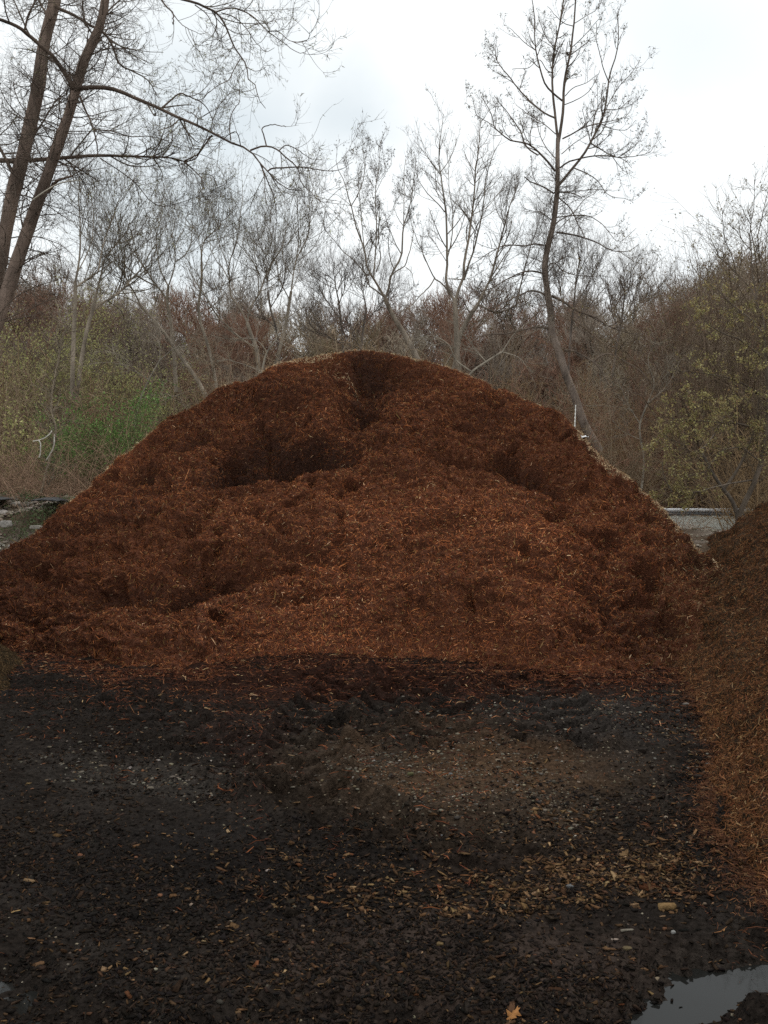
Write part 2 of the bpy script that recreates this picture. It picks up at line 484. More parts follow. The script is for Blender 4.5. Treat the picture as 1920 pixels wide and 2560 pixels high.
pile = empty('mulch_pile', (float(crest[NU // 2, 0]), 11.5, 0))
tag(pile, 'huge rounded pile of shredded red-brown bark mulch filling the middle', 'mulch pile')
def rel(Pa, o): return Pa - np.array(o.location)[None]
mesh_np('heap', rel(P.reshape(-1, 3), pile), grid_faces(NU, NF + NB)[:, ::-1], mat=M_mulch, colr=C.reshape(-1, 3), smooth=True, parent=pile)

# the surface actually built, for scatter
def surf_scatter(P, n, wgt=None):
    du = P[1:, :-1] - P[:-1, :-1]; dv = P[:-1, 1:] - P[:-1, :-1]
    cr = np.cross(du, dv); ar = np.linalg.norm(cr, axis=-1)
    if wgt is not None: ar = ar * wgt[:-1, :-1]
    cdf = np.cumsum(ar.ravel()); k = np.searchsorted(cdf, rnd.random(n) * cdf[-1])
    k = np.clip(k, 0, ar.size - 1)
    i, j = np.unravel_index(k, ar.shape)
    a, b = rnd.random((2, n))[..., None]
    pt = P[i, j] + du[i, j] * a + dv[i, j] * b
    nn = nrm(cr[i, j]); nn[nn[:, 2] < 0] *= -1
    return pt, nn, i, j

w = np.ones(px.shape); w *= np.where(sall > 1.18, .12, 1); w = w * ((px > -60) & (px < 1960)) + .02
NS = 430000
pt, nn, ii, jj = surf_scatter(P, NS, w)
dirv = nrm(np.cross(nn, nrm(rnd.normal(size=(NS, 3)))) + nn * rnd.normal(size=(NS, 1)) * .30)
L = rnd.gamma(2.6, .0105, NS) + .009
Wd = rnd.uniform(.0022, .0062, NS) * (1 + L * 4)
big = rnd.random(NS) < .006
L[big] *= 2.0; Wd[big] *= 1.9
cc = palette(NS, [(.062, .018, .009), (.105, .031, .013), (.165, .056, .021), (.23, .095, .042), (.036, .013, .009), (.36, .22, .13), (.13, .075, .03)], [.24, .30, .22, .07, .12, .013, .06], .3)
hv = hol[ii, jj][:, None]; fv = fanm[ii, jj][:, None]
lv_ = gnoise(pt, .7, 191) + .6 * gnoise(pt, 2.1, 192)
cc = cc * .93 * (1 - .5 * hv) * (.78 + .38 * fv) * (1 + .45 * lv_[:, None])  # shreds in hollows darkened too, for painted shade and damp
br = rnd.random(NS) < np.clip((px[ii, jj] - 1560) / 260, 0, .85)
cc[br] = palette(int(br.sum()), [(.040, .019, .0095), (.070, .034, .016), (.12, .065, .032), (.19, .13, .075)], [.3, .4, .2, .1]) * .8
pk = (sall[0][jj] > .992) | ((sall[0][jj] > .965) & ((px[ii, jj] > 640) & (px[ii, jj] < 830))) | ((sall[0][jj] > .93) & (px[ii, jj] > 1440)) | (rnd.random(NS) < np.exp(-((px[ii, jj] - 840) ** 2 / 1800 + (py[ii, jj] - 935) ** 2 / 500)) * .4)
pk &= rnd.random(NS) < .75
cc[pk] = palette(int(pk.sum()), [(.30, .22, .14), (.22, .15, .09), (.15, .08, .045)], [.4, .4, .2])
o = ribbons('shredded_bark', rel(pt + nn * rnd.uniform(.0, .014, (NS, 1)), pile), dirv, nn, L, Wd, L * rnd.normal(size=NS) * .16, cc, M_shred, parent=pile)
tag(o, kind='stuff')

# ------------------------------------------------------------------ brown piles right and left: height fields
def field_pile(name, xr, yr, step, hfun, label, cbase, cols, wts, n, fine_n=1.0, thr=.0):
    xs_ = np.arange(xr[0], xr[1], step); ys_ = np.arange(yr[0], yr[1], step)
    X, Y = np.meshgrid(xs_, ys_, indexing='ij')
    h = hfun(X, Y)
    B = np.stack([X, Y, h], -1)
    m = sm(-.05, .35, h)
    d = m * (.07 * fbm(B, 1.6, 3, 91, .55) + .04 * gnoise(B, 4.2, 94) - .045 * np.abs(gnoise(B, 7, 95)) + .022 * gnoise(B, 13, 96)) + .010 * gnoise(B, 28, 97) + .006 * gnoise(B, 55, 98)
    n_ = nrm(np.cross(np.gradient(B, axis=0), np.gradient(B, axis=1)))
    Pq = B + n_ * d[..., None]
    Pq[..., 2] = np.maximum(Pq[..., 2], -.12)
    root = empty(name, (float(np.mean(xr)), float(np.mean(yr)), 0))
    tag(root, label, 'mulch pile')
    cv = np.array(cbase)[None, None] * (1 + .4 * gnoise(B, 1.2, 99))[..., None]
    fc = grid_faces(len(xs_), len(ys_))
    hz = h.ravel()[fc].max(1) > -.09
    mesh_np('heap', rel(Pq.reshape(-1, 3), root), fc[hz], mat=M_mulch, colr=cv.reshape(-1, 3), smooth=True, parent=root)
    dist = np.clip(Y, 3, 20)
    pxx, pyy = project(Pq)
    vis = ((pxx < 1990) & (pxx > -70) & (h > -.03)).astype(float) / dist ** .9
    pt, nn, i, j = surf_scatter(Pq, n, vis + 1e-6)
    dv = nrm(np.cross(nn, nrm(rnd.normal(size=(n, 3)))) + nn * rnd.normal(size=(n, 1)) * .28)
    L = rnd.gamma(2.6, .009, n) + .008; Wd = rnd.uniform(.0015, .005, n) * (1 + L * 4)
    o = ribbons('shredded_bark', rel(pt + nn * rnd.uniform(0, .012, (n, 1)), root), dv, nn, L, Wd, L * rnd.normal(size=n) * .16, palette(n, cols, wts, .3), M_shred, parent=root)
    tag(o, kind='stuff')
    return root

def h_right(X, Y):
    w_ = .10 * gnoise(np.stack([X, Y, 0 * X], -1), .9, 101) + .05 * gnoise(np.stack([X, Y, 0 * X], -1), 3, 102)
    a = .74 * (X - right_toe(Y) + w_)
    b = 1.1 * (16.6 - Y + 2 * w_) + .0 * X
    top = 3.3 + 0 * X
    k = 8.0
    h = -np.log(np.exp(-k * a) + np.exp(-k * b) + np.exp(-k * top)) / k
    return np.maximum(h, -.15)
field_pile('mulch_pile', (1.1, 7.4), (2.4, 17.2), .024, h_right, 'long brown mulch pile rising along the right edge of the yard', (.016, .0085, .0052),
    [(.046, .018, .0078), (.070, .028, .0120), (.100, .047, .020), (.022, .010, .006), (.15, .09, .046), (.060, .020, .009)], [.3, .27, .12, .2, .03, .1], 190000)

def h_left(X, Y):
    w_ = .10 * gnoise(np.stack([X, Y, 0 * X], -1), 1.1, 105)
    tx_ = np.interp(Y, [5, 6.8, 8, 9.2, 10.2, 11], [-3.2, -2.86, -3.08, -3.46, -3.98, -4.5])
    a = .66 * (tx_ - X + w_); b = .7 * (Y - 5.6) ; c_ = .8 * (11.3 - Y)
    k = 6.
    return np.maximum(-np.log(np.exp(-k * a) + np.exp(-k * b) + np.exp(-k * c_)) / k, -.15)
field_pile('mulch_pile', (-6.0, -2.5), (5.2, 11.4), .03, h_left, 'olive brown mulch pile whose foot just enters at the left edge', (.015, .011, .007),
    [(.024, .014, .007), (.036, .020, .010), (.05, .03, .014), (.012, .008, .005)], [.35, .3, .1, .25], 30000)

# ------------------------------------------------------------------ litter on the ground
def near_pts(n, x0=-3.8, x1=3.4, y0=2.6, y1=10.3, pw=1.0):
    # denser close to the viewer, where it shows
    u = rnd.random(n)
    y = (y0 ** (1 - pw) + u * (y1 ** (1 - pw) - y0 ** (1 - pw))) ** (1 / (1 - pw)) if pw != 1 else y0 * (y1 / y0) ** u
    x = rnd.uniform(-.44, .44, n) * y
    return x, y

def px_mask_accept(x, y, blobs, base=0.0):
    pz = np.stack([x, y, 0 * x], -1)
    a, b = project(pz)
    n = gnoise(pz, 1.6, 111) + .6 * gnoise(pz, 5, 112)
    a = a + 70 * n; b = b + 25 * n
    w = np.full(x.shape, base)
    for cx, cy, rx, ry, am in blobs:
        w = np.maximum(w, am * np.exp(-((a - cx) / rx) ** 2 - ((b - cy) / ry) ** 2))
    cl = sm(-.45, .5, gnoise(pz, 3.2, 113) + .7 * gnoise(pz, 9, 114))
    return rnd.random(x.shape) < w * (.25 + .75 * cl)

def on_ground(x, y): return np.stack([x, y, gz(x, y)], -1)
def notinpuddle(x, y): return gz(x, y) > LV - .002

# tan wood chips
x, y = near_pts(150000)
keep = px_mask_accept(x, y, [(1480, 2190, 330, 60, 1.6), (1150, 2245, 380, 45, .8), (1640, 2130, 200, 40, .45), (1450, 2060, 160, 30, .22), (700, 2230, 250, 50, .16), (640, 2330, 300, 60, .07),
    (560, 2470, 330, 60, .09), (180, 2160, 200, 40, .07), (700, 2430, 200, 60, .08), (100, 2260, 150, 40, .08), (1250, 1960, 320, 90, .16), (900, 2150, 500, 60, .12), (1800, 2150, 120, 120, .2), (1740, 1850, 50, 130, .3)], .018)
keep &= notinpuddle(x, y) & (x < right_toe(y) + .15)
x, y = x[keep], y[keep]; n = len(x)
C = on_ground(x, y); up = nrm(np.array([0, 0, 1.]) + rnd.normal(size=(n, 3)) * .3)
Dv = nrm(np.cross(up, rnd.normal(size=(n, 3))))
L = rnd.gamma(2.6, .0062, n) + .006; Wd = L * rnd.uniform(.15, .6, n)
Vc, Fc, Cc = chips_np(C + [0, 0, .004], Dv, up, L, Wd, np.minimum(Wd * .4, .006), palette(n, [(.15, .090, .045), (.10, .056, .028), (.24, .155, .085), (.06, .035, .020), (.034, .023, .017), (.10, .042, .02)], [.20, .26, .05, .25, .19, .05], .3))
o = mesh_np('wood_chips', Vc, Fc, mat=M_chip, colr=Cc)
tag(o, 'tan and brown wood chips strewn over the mud', kind='stuff')
# dark mulch litter
x, y = near_pts(105000)
pz = np.stack([x, y, 0 * x], -1)
keep = (rnd.random(len(x)) < .15 + .85 * sm(-.3, .45, gnoise(pz, 1.3, 121) + .5 * gnoise(pz, 4, 122))) & notinpuddle(x, y)
aa, bb = project(pz)
keep &= rnd.random(len(x)) < 1 - .75 * ellipse(aa, bb, 1150, 1950, 400, 110)
x, y = x[keep], y[keep]; n = len(x)
C = on_ground(x, y); up = nrm(np.array([0, 0, 1.]) + rnd.normal(size=(n, 3)) * .45)
Dv = nrm(np.cross(up, rnd.normal(size=(n, 3))))
L = rnd.gamma(3, .0048, n) + .004; Wd = L * rnd.uniform(.2, .6, n)
Vc, Fc, Cc = chips_np(C + [0, 0, .002], Dv, up, L, Wd, np.minimum(Wd * .4, .007), palette(n, [(.013, .011, .010), (.020, .015, .012), (.034, .022, .015), (.055, .032, .018)], [.4, .35, .18, .07], .3))
o = mesh_np('mulch_litter', Vc, Fc, mat=M_chip, colr=Cc)
tag(o, 'dark damp bark litter trodden into the mud', kind='stuff')
# red shreds fallen in front of the toe
n = 34000
u_ = rnd.uniform(-20, 1760, n)
tY = np.interp(u_, TOE[:, 0], TOE[:, 1])
v_ = tY + np.abs(rnd.standard_t(2.2, size=n)).clip(0, 7) * (1 + .8 * gnoise(np.stack([u_ * .012, 0 * u_, 0 * u_], -1), 1, 195)) * np.interp(u_, [0, 500, 650, 1200, 1350, 1760], [26, 26, 60, 60, 24, 18]) - 8
x, y = ground_pt(u_, v_)
C = on_ground(x, y); up = nrm(np.array([0, 0, 1.]) + rnd.normal(size=(n, 3)) * .25); Dv = nrm(np.cross(up, rnd.normal(size=(n, 3))))
L = rnd.gamma(3, .012, n) + .01
o = ribbons('fallen_shreds', C + [0, 0, .008], Dv, up, L, rnd.uniform(.0025, .007, n), L * .1 * rnd.normal(size=n), palette(n, [(.018, .007, .005), (.040, .012, .006), (.08, .026, .011), (.12, .05, .022), (.18, .11, .06)], [.45, .3, .18, .05, .02]), M_shred)
tag(o, 'loose red-brown mulch shreds scattered in front of the big pile', kind='stuff')
# gravel
x, y = near_pts(60000, pw=.6)
keep = px_mask_accept(x, y, [(880, 1975, 160, 30, .75), (1060, 1900, 330, 70, .33), (1250, 1980, 300, 80, .25), (330, 1950, 170, 26, .6), (560, 1960, 120, 30, .3), (1500, 1800, 220, 50, .35), (1200, 1830, 260, 40, .3), (150, 1880, 200, 40, .16), (1740, 1800, 40, 90, .5), (420, 1850, 260, 60, .12)], .002)
keep &= x < right_toe(y)
x, y = x[keep], y[keep]; n = len(x)
Ss = (rnd.gamma(2.2, .0028, n) + .0022).clip(0, .014)
Vc, Fc, Cc = stones_np(on_ground(x, y) + np.stack([0 * x, 0 * x, Ss * .15], -1), Ss, .5, palette(n, [(.13, .115, .09), (.08, .068, .052), (.22, .20, .175), (.045, .038, .032), (.11, .08, .05)], [.3, .3, .06, .24, .1], .25))
o = mesh_np('gravel', Vc, None, Fc, mat=M_stone, colr=Cc)
tag(o, 'small pale stones pressed into the mud', kind='stuff')

# pale and rusty fines in the worn track
x, y = near_pts(170000, pw=.6)
keep = px_mask_accept(x, y, [(1180, 1950, 400, 110, .9), (1450, 1810, 280, 60, .5), (350, 1930, 260, 60, .3), (900, 1840, 300, 60, .25), (1500, 2050, 250, 80, .2)], .02)
keep &= x < right_toe(y)
x, y = x[keep], y[keep]; n = len(x)
Ss = rnd.gamma(2., .0016, n) + .0014
Vc, Fc, Cc = stones_np(on_ground(x, y), Ss, .6, palette(n, [(.16, .13, .09), (.12, .055, .028), (.09, .07, .05), (.28, .25, .2), (.035, .03, .025)], [.25, .3, .25, .02, .18], .3))
o = mesh_np('grit', Vc, None, Fc, mat=M_stone, colr=Cc); tag(o, 'fine grit and bark crumbs pressed into the worn tan track', kind='stuff')
# brown shreds that rolled off the right pile
n = 15000
y = 3.2 * (9.5 / 3.2) ** rnd.random(n); x = right_toe(y) + .06 - np.abs(rnd.standard_t(2.5, size=n)).clip(0, 6) * .055
C = on_ground(x, y); up = nrm(np.array([0, 0, 1.]) + rnd.normal(size=(n, 3)) * .25); Dv = nrm(np.cross(up, rnd.normal(size=(n, 3)))); L = rnd.gamma(2.6, .009, n) + .008
o = ribbons('fallen_shreds', C + [0, 0, .006], Dv, up, L, rnd.uniform(.0015, .005, n), L * .1 * rnd.normal(size=n), palette(n, [(.028, .011, .006), (.046, .018, .009), (.07, .031, .014), (.016, .008, .006), (.10, .06, .032)], [.3, .3, .12, .25, .03]), M_shred)
tag(o, 'brown shreds that slid off the right pile onto the mud', kind='stuff')

# individual stones and chunks
STN = [ # px, py, width px, flatness, colour, label
 (973, 1990, 34, .35, (.22, .23, .22), 'flat grey stone, largest beside the pale gravel patch'),
 (1126, 1936, 19, .6, (.24, .25, .25), 'small blue-grey stone right of the mossy stone in the tan track'),
 (1026, 1938, 26, .5, (.16, .15, .07), 'olive yellow stone above the flat grey stone'),
 (1030, 2158, 16, .6, (.30, .28, .22), 'pale stone at the head of the yellowish soil streak'),
 (1424, 2216, 34, .35, (.22, .22, .22), 'flat pale grey flake at the upper edge of the thick chip patch'),
 (1683, 2332, 19, .7, (.42, .41, .39), 'bright white pebble beside the orange-brown stone'),
 (1662, 2323, 19, .6, (.22, .10, .05), 'orange-brown stone touching the white pebble'),
 (1568, 2356, 38, .35, (.20, .15, .08), 'tan triangular stone below the chip patch'),
 (1100, 2361, 28, .5, (.24, .16, .07), 'yellow tan stone alone on the bare brown mud'),
 (1858, 2297, 16, .8, (.13, .08, .045), 'brown pebble in the black mud just above the puddle end'),
 (1847, 2272, 17, .8, (.18, .10, .06), 'rounded reddish tan pebble uppermost in the black mud above the puddle'),
 (1762, 2252, 15, .7, (.28, .20, .14), 'pinkish pebble right of the wood block'),
 (1605, 1879, 32, .7, (.035, .025, .019), 'dark brown lump of soil between the tan track and right pile'),
 (1745, 1944, 34, .5, (.035, .024, .018), 'dark flat clod at the foot of the right pile'),
 (1715, 1760, 24, .6, (.28, .25, .22), 'biggest pale stone at the corner where the piles meet'),
 (1695, 1779, 16, .8, (.13, .12, .11), 'grey stone just under the biggest stone where the piles meet'),
 (1776, 1811, 22, .5, (.33, .31, .29), 'flat whitish stone at the foot of the right pile'),
 (1770, 1911, 20, .45, (.16, .14, .12), 'flat grey stone in the black gutter along the right pile'),
 (1105, 2060, 10, .7, (.36, .36, .36), 'tiny white pebble at the lower rim of the tan track'),
 (1538, 2156, 12, .6, (.26, .24, .21), 'small pale pebble on the mud above the chip patch'),
 (250, 1868, 13, .9, (.20, .20, .18), 'squarish grey stone standing alone on the left mud'),
 (482, 1935, 17, .7, (.24, .21, .17), 'pale stone right of the left gravel patch'),
 (376, 1972, 26, .5, (.25, .21, .16), 'largest tan stone of the left gravel patch'),
 (334, 1962, 22, .4, (.19, .17, .14), 'flat grey tan stone left of the largest in its gravel patch'),
 (690, 2403, 25, .6, (.19, .10, .05), 'brown lump of wood among the lower litter'),
 (757, 2316, 16, .7, (.28, .18, .11), 'light tan pebble left of the bare brown mud'),
 (595, 2543, 25, .5, (.20, .12, .06), 'brown stone at the bottom edge left of the leaf'),
 (540, 2127, 17, .5, (.22, .13, .06), 'orange tan chip stone in the middle of the dark mud'),
 (100, 1668, 11, .6, (.34, .23, .15), 'pale peach pebble under the left toe of the big pile'),
 (1413, 2497, 14, .7, (.20, .13, .08), 'lone tan pebble on the mud left of the puddle'),
]
for k, (a, b, wpx_, fl, cl, lab) in enumerate(STN):
    x, y = gpt(a, b); S = wpx_ * .8 / 2 / F * y
    V = ICO3 * (1 + .22 * gnoise(ICO3 + k * 3.1, 1.1, 130)[:, None] + .08 * gnoise(ICO3 + k, 3, 131)[:, None])
    V = np.clip(V, -.78, .78)
    V = V * [S * .95, S * .7, S * fl * .9]
    an = rnd.uniform(-.4, .4); V = np.stack([V[:, 0] * math.cos(an) - V[:, 1] * math.sin(an), V[:, 0] * math.sin(an) + V[:, 1] * math.cos(an), V[:, 2]], -1)
    z = float(gz(np.array([x]), np.array([y]))[0])
    nm = 'wood_lump' if 'wood' in lab else ('soil_clod' if 'clod' in lab or 'soil' in lab and 'lump' in lab else 'stone')
    o = mesh_np(nm, V, None, ICF3, mat=M_stone, colr=np.tile(np.array(cl) * .48, (len(V), 1)), smooth=False)
    o.location = (float(x), float(y), z + S * fl * .25)
    tag(o, lab, {'stone': 'stone', 'wood_lump': 'wood lump', 'soil_clod': 'clod'}[nm])

def chunk(name, pxy, wpx_, ar, ang, cl, label, cat, thick=.4):
    x, y = gpt(*pxy); L = wpx_ / F * y
    z = float(gz(np.array([x]), np.array([y]))[0])
    V = []; n = 7
    prof = [(-.5, .3), (-.42, 1), (-.1, .94), (.15, 1.0), (.38, .9), (.5, .35)]
    for t_, r in prof:
        for k in range(n):
            a = 2 * math.pi * k / n
            rr = r * (1 + .12 * math.sin(3 * a + t_ * 7))
            V.append((t_ * L + .04 * L * math.sin(5 * a), math.cos(a) * L * ar * .5 * rr, math.sin(a) * L * ar * thick * .8 * rr))
    V = np.array(V); m = len(prof)
    Fq = np.array([[i * n + k, i * n + (k + 1) % n, (i + 1) * n + (k + 1) % n, (i + 1) * n + k] for i in range(m - 1) for k in range(n)])
    c0 = len(V); V = np.vstack([V, [(-.5 * L, 0, 0), (.5 * L, 0, 0)]])
    F3 = np.array([[c0, (k + 1) % n, k] for k in range(n)] + [[c0 + 1, (m - 1) * n + k, (m - 1) * n + (k + 1) % n] for k in range(n)])
    o = mesh_np(name, V, Fq, F3, mat=M_chip, colr=np.tile(np.array(cl), (len(V), 1)), smooth=False)
    o.location = (float(x), float(y), z + L * ar * thick * .5); o.rotation_euler = (0, 0, R_(ang))
    tag(o, label, cat)
chunk('wood_block', (1668, 2274), 46, .42, 8, (.19, .12, .055), 'chunky tan block of wood lying right of the chip patch', 'wood block', .7)
chunk('wood_stick', (1568, 2327), 34, .26, 10, (.17, .15, .12), 'greyish stick lying under the chip patch', 'stick')
chunk('wood_stick', (1537, 2350), 19, .4, 0, (.28, .22, .18), 'short pale pinkish stick left of the triangular stone', 'stick')
chunk('wood_stick', (73, 2202), 34, .4, -18, (.17, .11, .06), 'oval tan bark piece alone on the dark mud at left', 'bark piece')
chunk('wood_stick', (1880 - 960 + 0, 2213), 32, .3, 4, (.20, .13, .06), 'light brown stick left of the thick chip patch', 'stick')
chunk('wood_stick', (40, 2280), 24, .25, 40, (.30, .2, .09), 'bright yellowish splinter at the left edge of the mud', 'splinter')
chunk('wood_stick', (1810, 2328), 13, .35, 60, (.36, .20, .09), 'small bright orange splinter on black mud above the puddle', 'splinter')

# oak leaf at the bottom
def leaf():
    out = [(0, -.62), (.03, -.3), (.22, -.34), (.34, -.24), (.2, -.12), (.42, -.02), (.5, .14), (.3, .14), (.24, .22), (.3, .44), (.16, .4), (.05, .66), (-.06, .42), (-.2, .5), (-.2, .26), (-.34, .2), (-.54, .2), (-.38, 0), (-.2, -.1), (-.36, -.2), (-.28, -.36), (-.04, -.3)]
    S = 40 / F * 2.95
    n = len(out); top = [(a * S, b * S, .012 * math.sin(6 * a) + .01 * b + .012) for a, b in out]
    V = [(0, 0, .016)] + top + [(0, 0, .0148)] + [(a, b, c_ - .0012) for a, b, c_ in top]
    Fc = [[0, 1 + k, 1 + (k + 1) % n] for k in range(n)] + [[n + 1, n + 2 + (k + 1) % n, n + 2 + k] for k in range(n)]
    Fq = [[1 + k, n + 2 + k, n + 2 + (k + 1) % n, 1 + (k + 1) % n] for k in range(n)]
    x, y = gpt(1283, 2549); z = float(gz(np.array([x]), np.array([y]))[0])
    root = empty('oak_leaf', (float(x), float(y), z + .004)); root.rotation_euler = (.25, .1, -.5)
    tag(root, 'dry orange oak leaf lying on the mud at the bottom edge', 'leaf')
    mesh_np('leaf_blade', V, Fq, Fc, mat=M_leaf, colr=np.tile((.45, .21, .07), (len(V), 1)), parent=root)
    Vs, Fs, _ = chips_np(np.array([[0, -.62 * S, .012]]), np.array([[.1, 1., 0]]), np.array([[0, 0, 1.]]), np.array([.3 * S]), np.array([.003]), np.array([.003]), np.ones((1, 3)))
    mesh_np('stalk', Vs, Fs, mat=M_leaf, colr=np.tile((.35, .18, .08), (8, 1)), parent=root)
leaf()

# ------------------------------------------------------------------ vegetation machinery
def tubes(P, R, S):
    N, K, _ = P.shape
    T = nrm(np.gradient(P, axis=1))
    ax = nrm(P[:, -1] - P[:, 0])
    ref = np.where(np.abs(ax[:, 2:3]) > .75, np.array([[1., .13, 0]]), np.array([[.11, .07, 1.]]))
    n1 = nrm(np.cross(T, ref[:, None]))
    n2 = np.cross(T, n1)
    a = np.arange(S) * 2 * np.pi / S
    V = P[:, :, None] + R[:, :, None, None] * (np.cos(a)[:, None] * n1[:, :, None] + np.sin(a)[:, None] * n2[:, :, None])
    idx = np.arange(N * K * S).reshape(N, K, S)
    A = idx[:, :-1]; Bq = idx[:, 1:]
    Fq = np.stack([A, np.roll(A, -1, 2), np.roll(Bq, -1, 2), Bq], -1).reshape(-1, 4)
    return V.reshape(-1, 3), Fq

class Geo:
    def __init__(s): s.V = []; s.F4 = []; s.F3 = []; s.C = []; s.n = 0
    def add(s, V, F4=None, F3=None, C=None):
        s.V.append(V)
        if F4 is not None: s.F4.append(np.asarray(F4) + s.n)
        if F3 is not None: s.F3.append(np.asarray(F3) + s.n)
        s.C.append(C); s.n += len(V)
    def tubes(s, P, R, S, colr, var=.15):
        if len(P) == 0: return
        V, Fq = tubes(P, R, S)
        c_ = np.array(colr)[None] * (1 + rnd.uniform(-var, var, (len(P), 1)))
        s.add(V, Fq, None, np.repeat(c_, P.shape[1] * S, axis=0))
    def mesh(s, name, mat, origin=(0, 0, 0), smooth=True):
        V = np.concatenate(s.V) - np.array(origin)
        return mesh_np(name, V, np.concatenate(s.F4) if s.F4 else None, np.concatenate(s.F3) if s.F3 else None, mat=mat, colr=np.concatenate(s.C), smooth=smooth, link=False)

def grow(P0, D0, Ln, R0, K, wander, trop, rend=.35, g=None):
    n = len(P0); P = np.zeros((n, K, 3)); P[:, 0] = P0; d = nrm(D0); st = (Ln / (K - 1))[:, None]
    cv = rnd.normal(size=(n, 3)) * wander * 5.5 / K
    for k in range(1, K):
        P[:, k] = P[:, k - 1] + d * st
        wv = cv + rnd.normal(size=(n, 3)) * wander * .38
        d = nrm(d + wv + np.array([0, 0, trop]) / (K - 1) * 2)
    t = np.linspace(0, 1, K)
    return P, R0[:, None] * (1 - (1 - rend) * t)

def spawn(P, R, M, ang, ln, K, wander, trop, rfac=.6, rmax=.05, rmin=.002, tmin=.15, tmax=1., taper=.5, wpow=1.0, flat=None, rend=.4, lrel=False):
    seg = np.linalg.norm(np.diff(P, axis=1), axis=-1).sum(1)
    w = seg ** wpow; w = w / w.sum()
    i = rnd.choice(len(P), M, p=w); t = tmin + (tmax - tmin) * rnd.random(M) ** .85
    K0 = P.shape[1]; f = t * (K0 - 1); k = np.minimum(f.astype(int), K0 - 2); fr = (f - k)[:, None]
    p = P[i, k] * (1 - fr) + P[i, k + 1] * fr; T = nrm(P[i, k + 1] - P[i, k])
    r = R[i, k] * (1 - fr[:, 0]) + R[i, k + 1] * fr[:, 0]
    perp = nrm(np.cross(T, rnd.normal(size=(M, 3))))
    if flat is not None: perp = nrm(perp * flat)
    a = np.radians(rnd.uniform(ang[0], ang[1], M))[:, None]
    D = T * np.cos(a) + perp * np.sin(a)
    Ln = rnd.uniform(ln[0], ln[1], M) * (1 - taper * t)
    if lrel: Ln = Ln * seg[i]
    return grow(p, D, Ln, np.clip(r * rfac, rmin, rmax), K, wander, trop, rend)

def buds(g, P, n, size, cols, wts, hang=.3, elong=2.6, spread=.01):
    i = rnd.integers(0, len(P), n); K = P.shape[1]
    f = rnd.uniform(.25, 1, n) * (K - 1); k = np.minimum(f.astype(int), K - 2); fr = (f - k)[:, None]
    c_ = P[i, k] * (1 - fr) + P[i, k + 1] * fr + rnd.normal(size=(n, 3)) * spread
    T = nrm(nrm(P[i, k + 1] - P[i, k]) + rnd.normal(size=(n, 3)) * .5 + np.array([0, 0, -1]) * hang)
    A = nrm(np.cross(T, rnd.normal(size=(n, 3)))); B = np.cross(T, A)
    s_ = size * rnd.uniform(.5, 1.3, (n, 1))
    V = np.stack([c_ - T * s_ * .2, c_ + A * s_ / elong / 2 + T * s_ * .3, c_ + B * s_ / elong / 2 + T * s_ * .3, c_ - (A + B) * s_ / elong / 2.4 + T * s_ * .3, c_ + T * s_], 1)
    Fb = np.array([[0, 2, 1], [0, 3, 2], [0, 1, 3], [4, 1, 2], [4, 2, 3], [4, 3, 1]])
    g.add(V.reshape(-1, 3), None, ((np.arange(n) * 5)[:, None, None] + Fb).reshape(-1, 3), np.repeat(palette(n, cols, wts), 5, axis=0))

def leaves(g, P, n, size, cols, wts, spread=.04, cl=1):
    m = n // cl
    i = rnd.integers(0, len(P), m); K = P.shape[1]
    f = rnd.uniform(.2, 1, m) * (K - 1); k = np.minimum(f.astype(int), K - 2); fr = (f - k)[:, None]
    c0 = P[i, k] * (1 - fr) + P[i, k + 1] * fr
    c_ = np.repeat(c0, cl, axis=0); n = len(c_)
    c_ = c_ + rnd.normal(size=(n, 3)) * spread
    A = nrm(rnd.normal(size=(n, 3))); B = nrm(np.cross(A, rnd.normal(size=(n, 3))))
    s_ = size * rnd.uniform(.5, 1.3, (n, 1))
    V = np.stack([c_, c_ + A * s_ * .5 + B * s_ * .28, c_ + A * s_, c_ + A * s_ * .5 - B * s_ * .28], 1)
    g.add(V.reshape(-1, 3), ((np.arange(n) * 4)[:, None] + [0, 1, 2, 3]), None, np.repeat(palette(n, cols, wts), 4, axis=0))

def catmull(pts, K):
    pts = np.asarray(pts, float); n = len(pts)
    if n == 2:
        t = np.linspace(0, 1, K)[:, None]; return pts[0] * (1 - t) + pts[1] * t
    d = np.r_[0, np.cumsum(np.linalg.norm(np.diff(pts, axis=0), axis=1))]
    u = np.linspace(0, d[-1], K)
    tg = np.gradient(pts, d, axis=0)
    k = np.clip(np.searchsorted(d, u, side='right') - 1, 0, n - 2)
    h = (d[k + 1] - d[k])[:, None]; s_ = ((u - d[k])[:, None]) / h
    return (2 * s_ ** 3 - 3 * s_ ** 2 + 1) * pts[k] + (s_ ** 3 - 2 * s_ ** 2 + s_) * h * tg[k] + (-2 * s_ ** 3 + 3 * s_ ** 2) * pts[k + 1] + (s_ ** 3 - s_ ** 2) * h * tg[k + 1]

def traced(limbs, K=18, jit=0.0):
    """limbs: (pixel points, width px start, end, distance start, end)"""
    Ps, Rs = [], []
    for pts, w0, w1, Y0, Y1 in limbs:
        pts = np.array(pts, float)
        d = np.r_[0, np.cumsum(np.linalg.norm(np.diff(pts, axis=0), axis=1))]; d /= d[-1]
        Yv = Y0 + (Y1 - Y0) * d
        W3 = at(pts[:, 0], pts[:, 1], Yv)
        C3 = catmull(W3, K)
        if jit: C3 = C3 + rnd.normal(size=C3.shape) * jit * np.linspace(0, 1, K)[:, None]
        Ps.append(C3); tt = np.linspace(0, 1, K)
        Rs.append((w0 * (1 - tt) + w1 * tt) / 2 / F * np.interp(tt, [0, 1], [Y0, Y1]))
    return np.array(Ps), np.array(Rs)

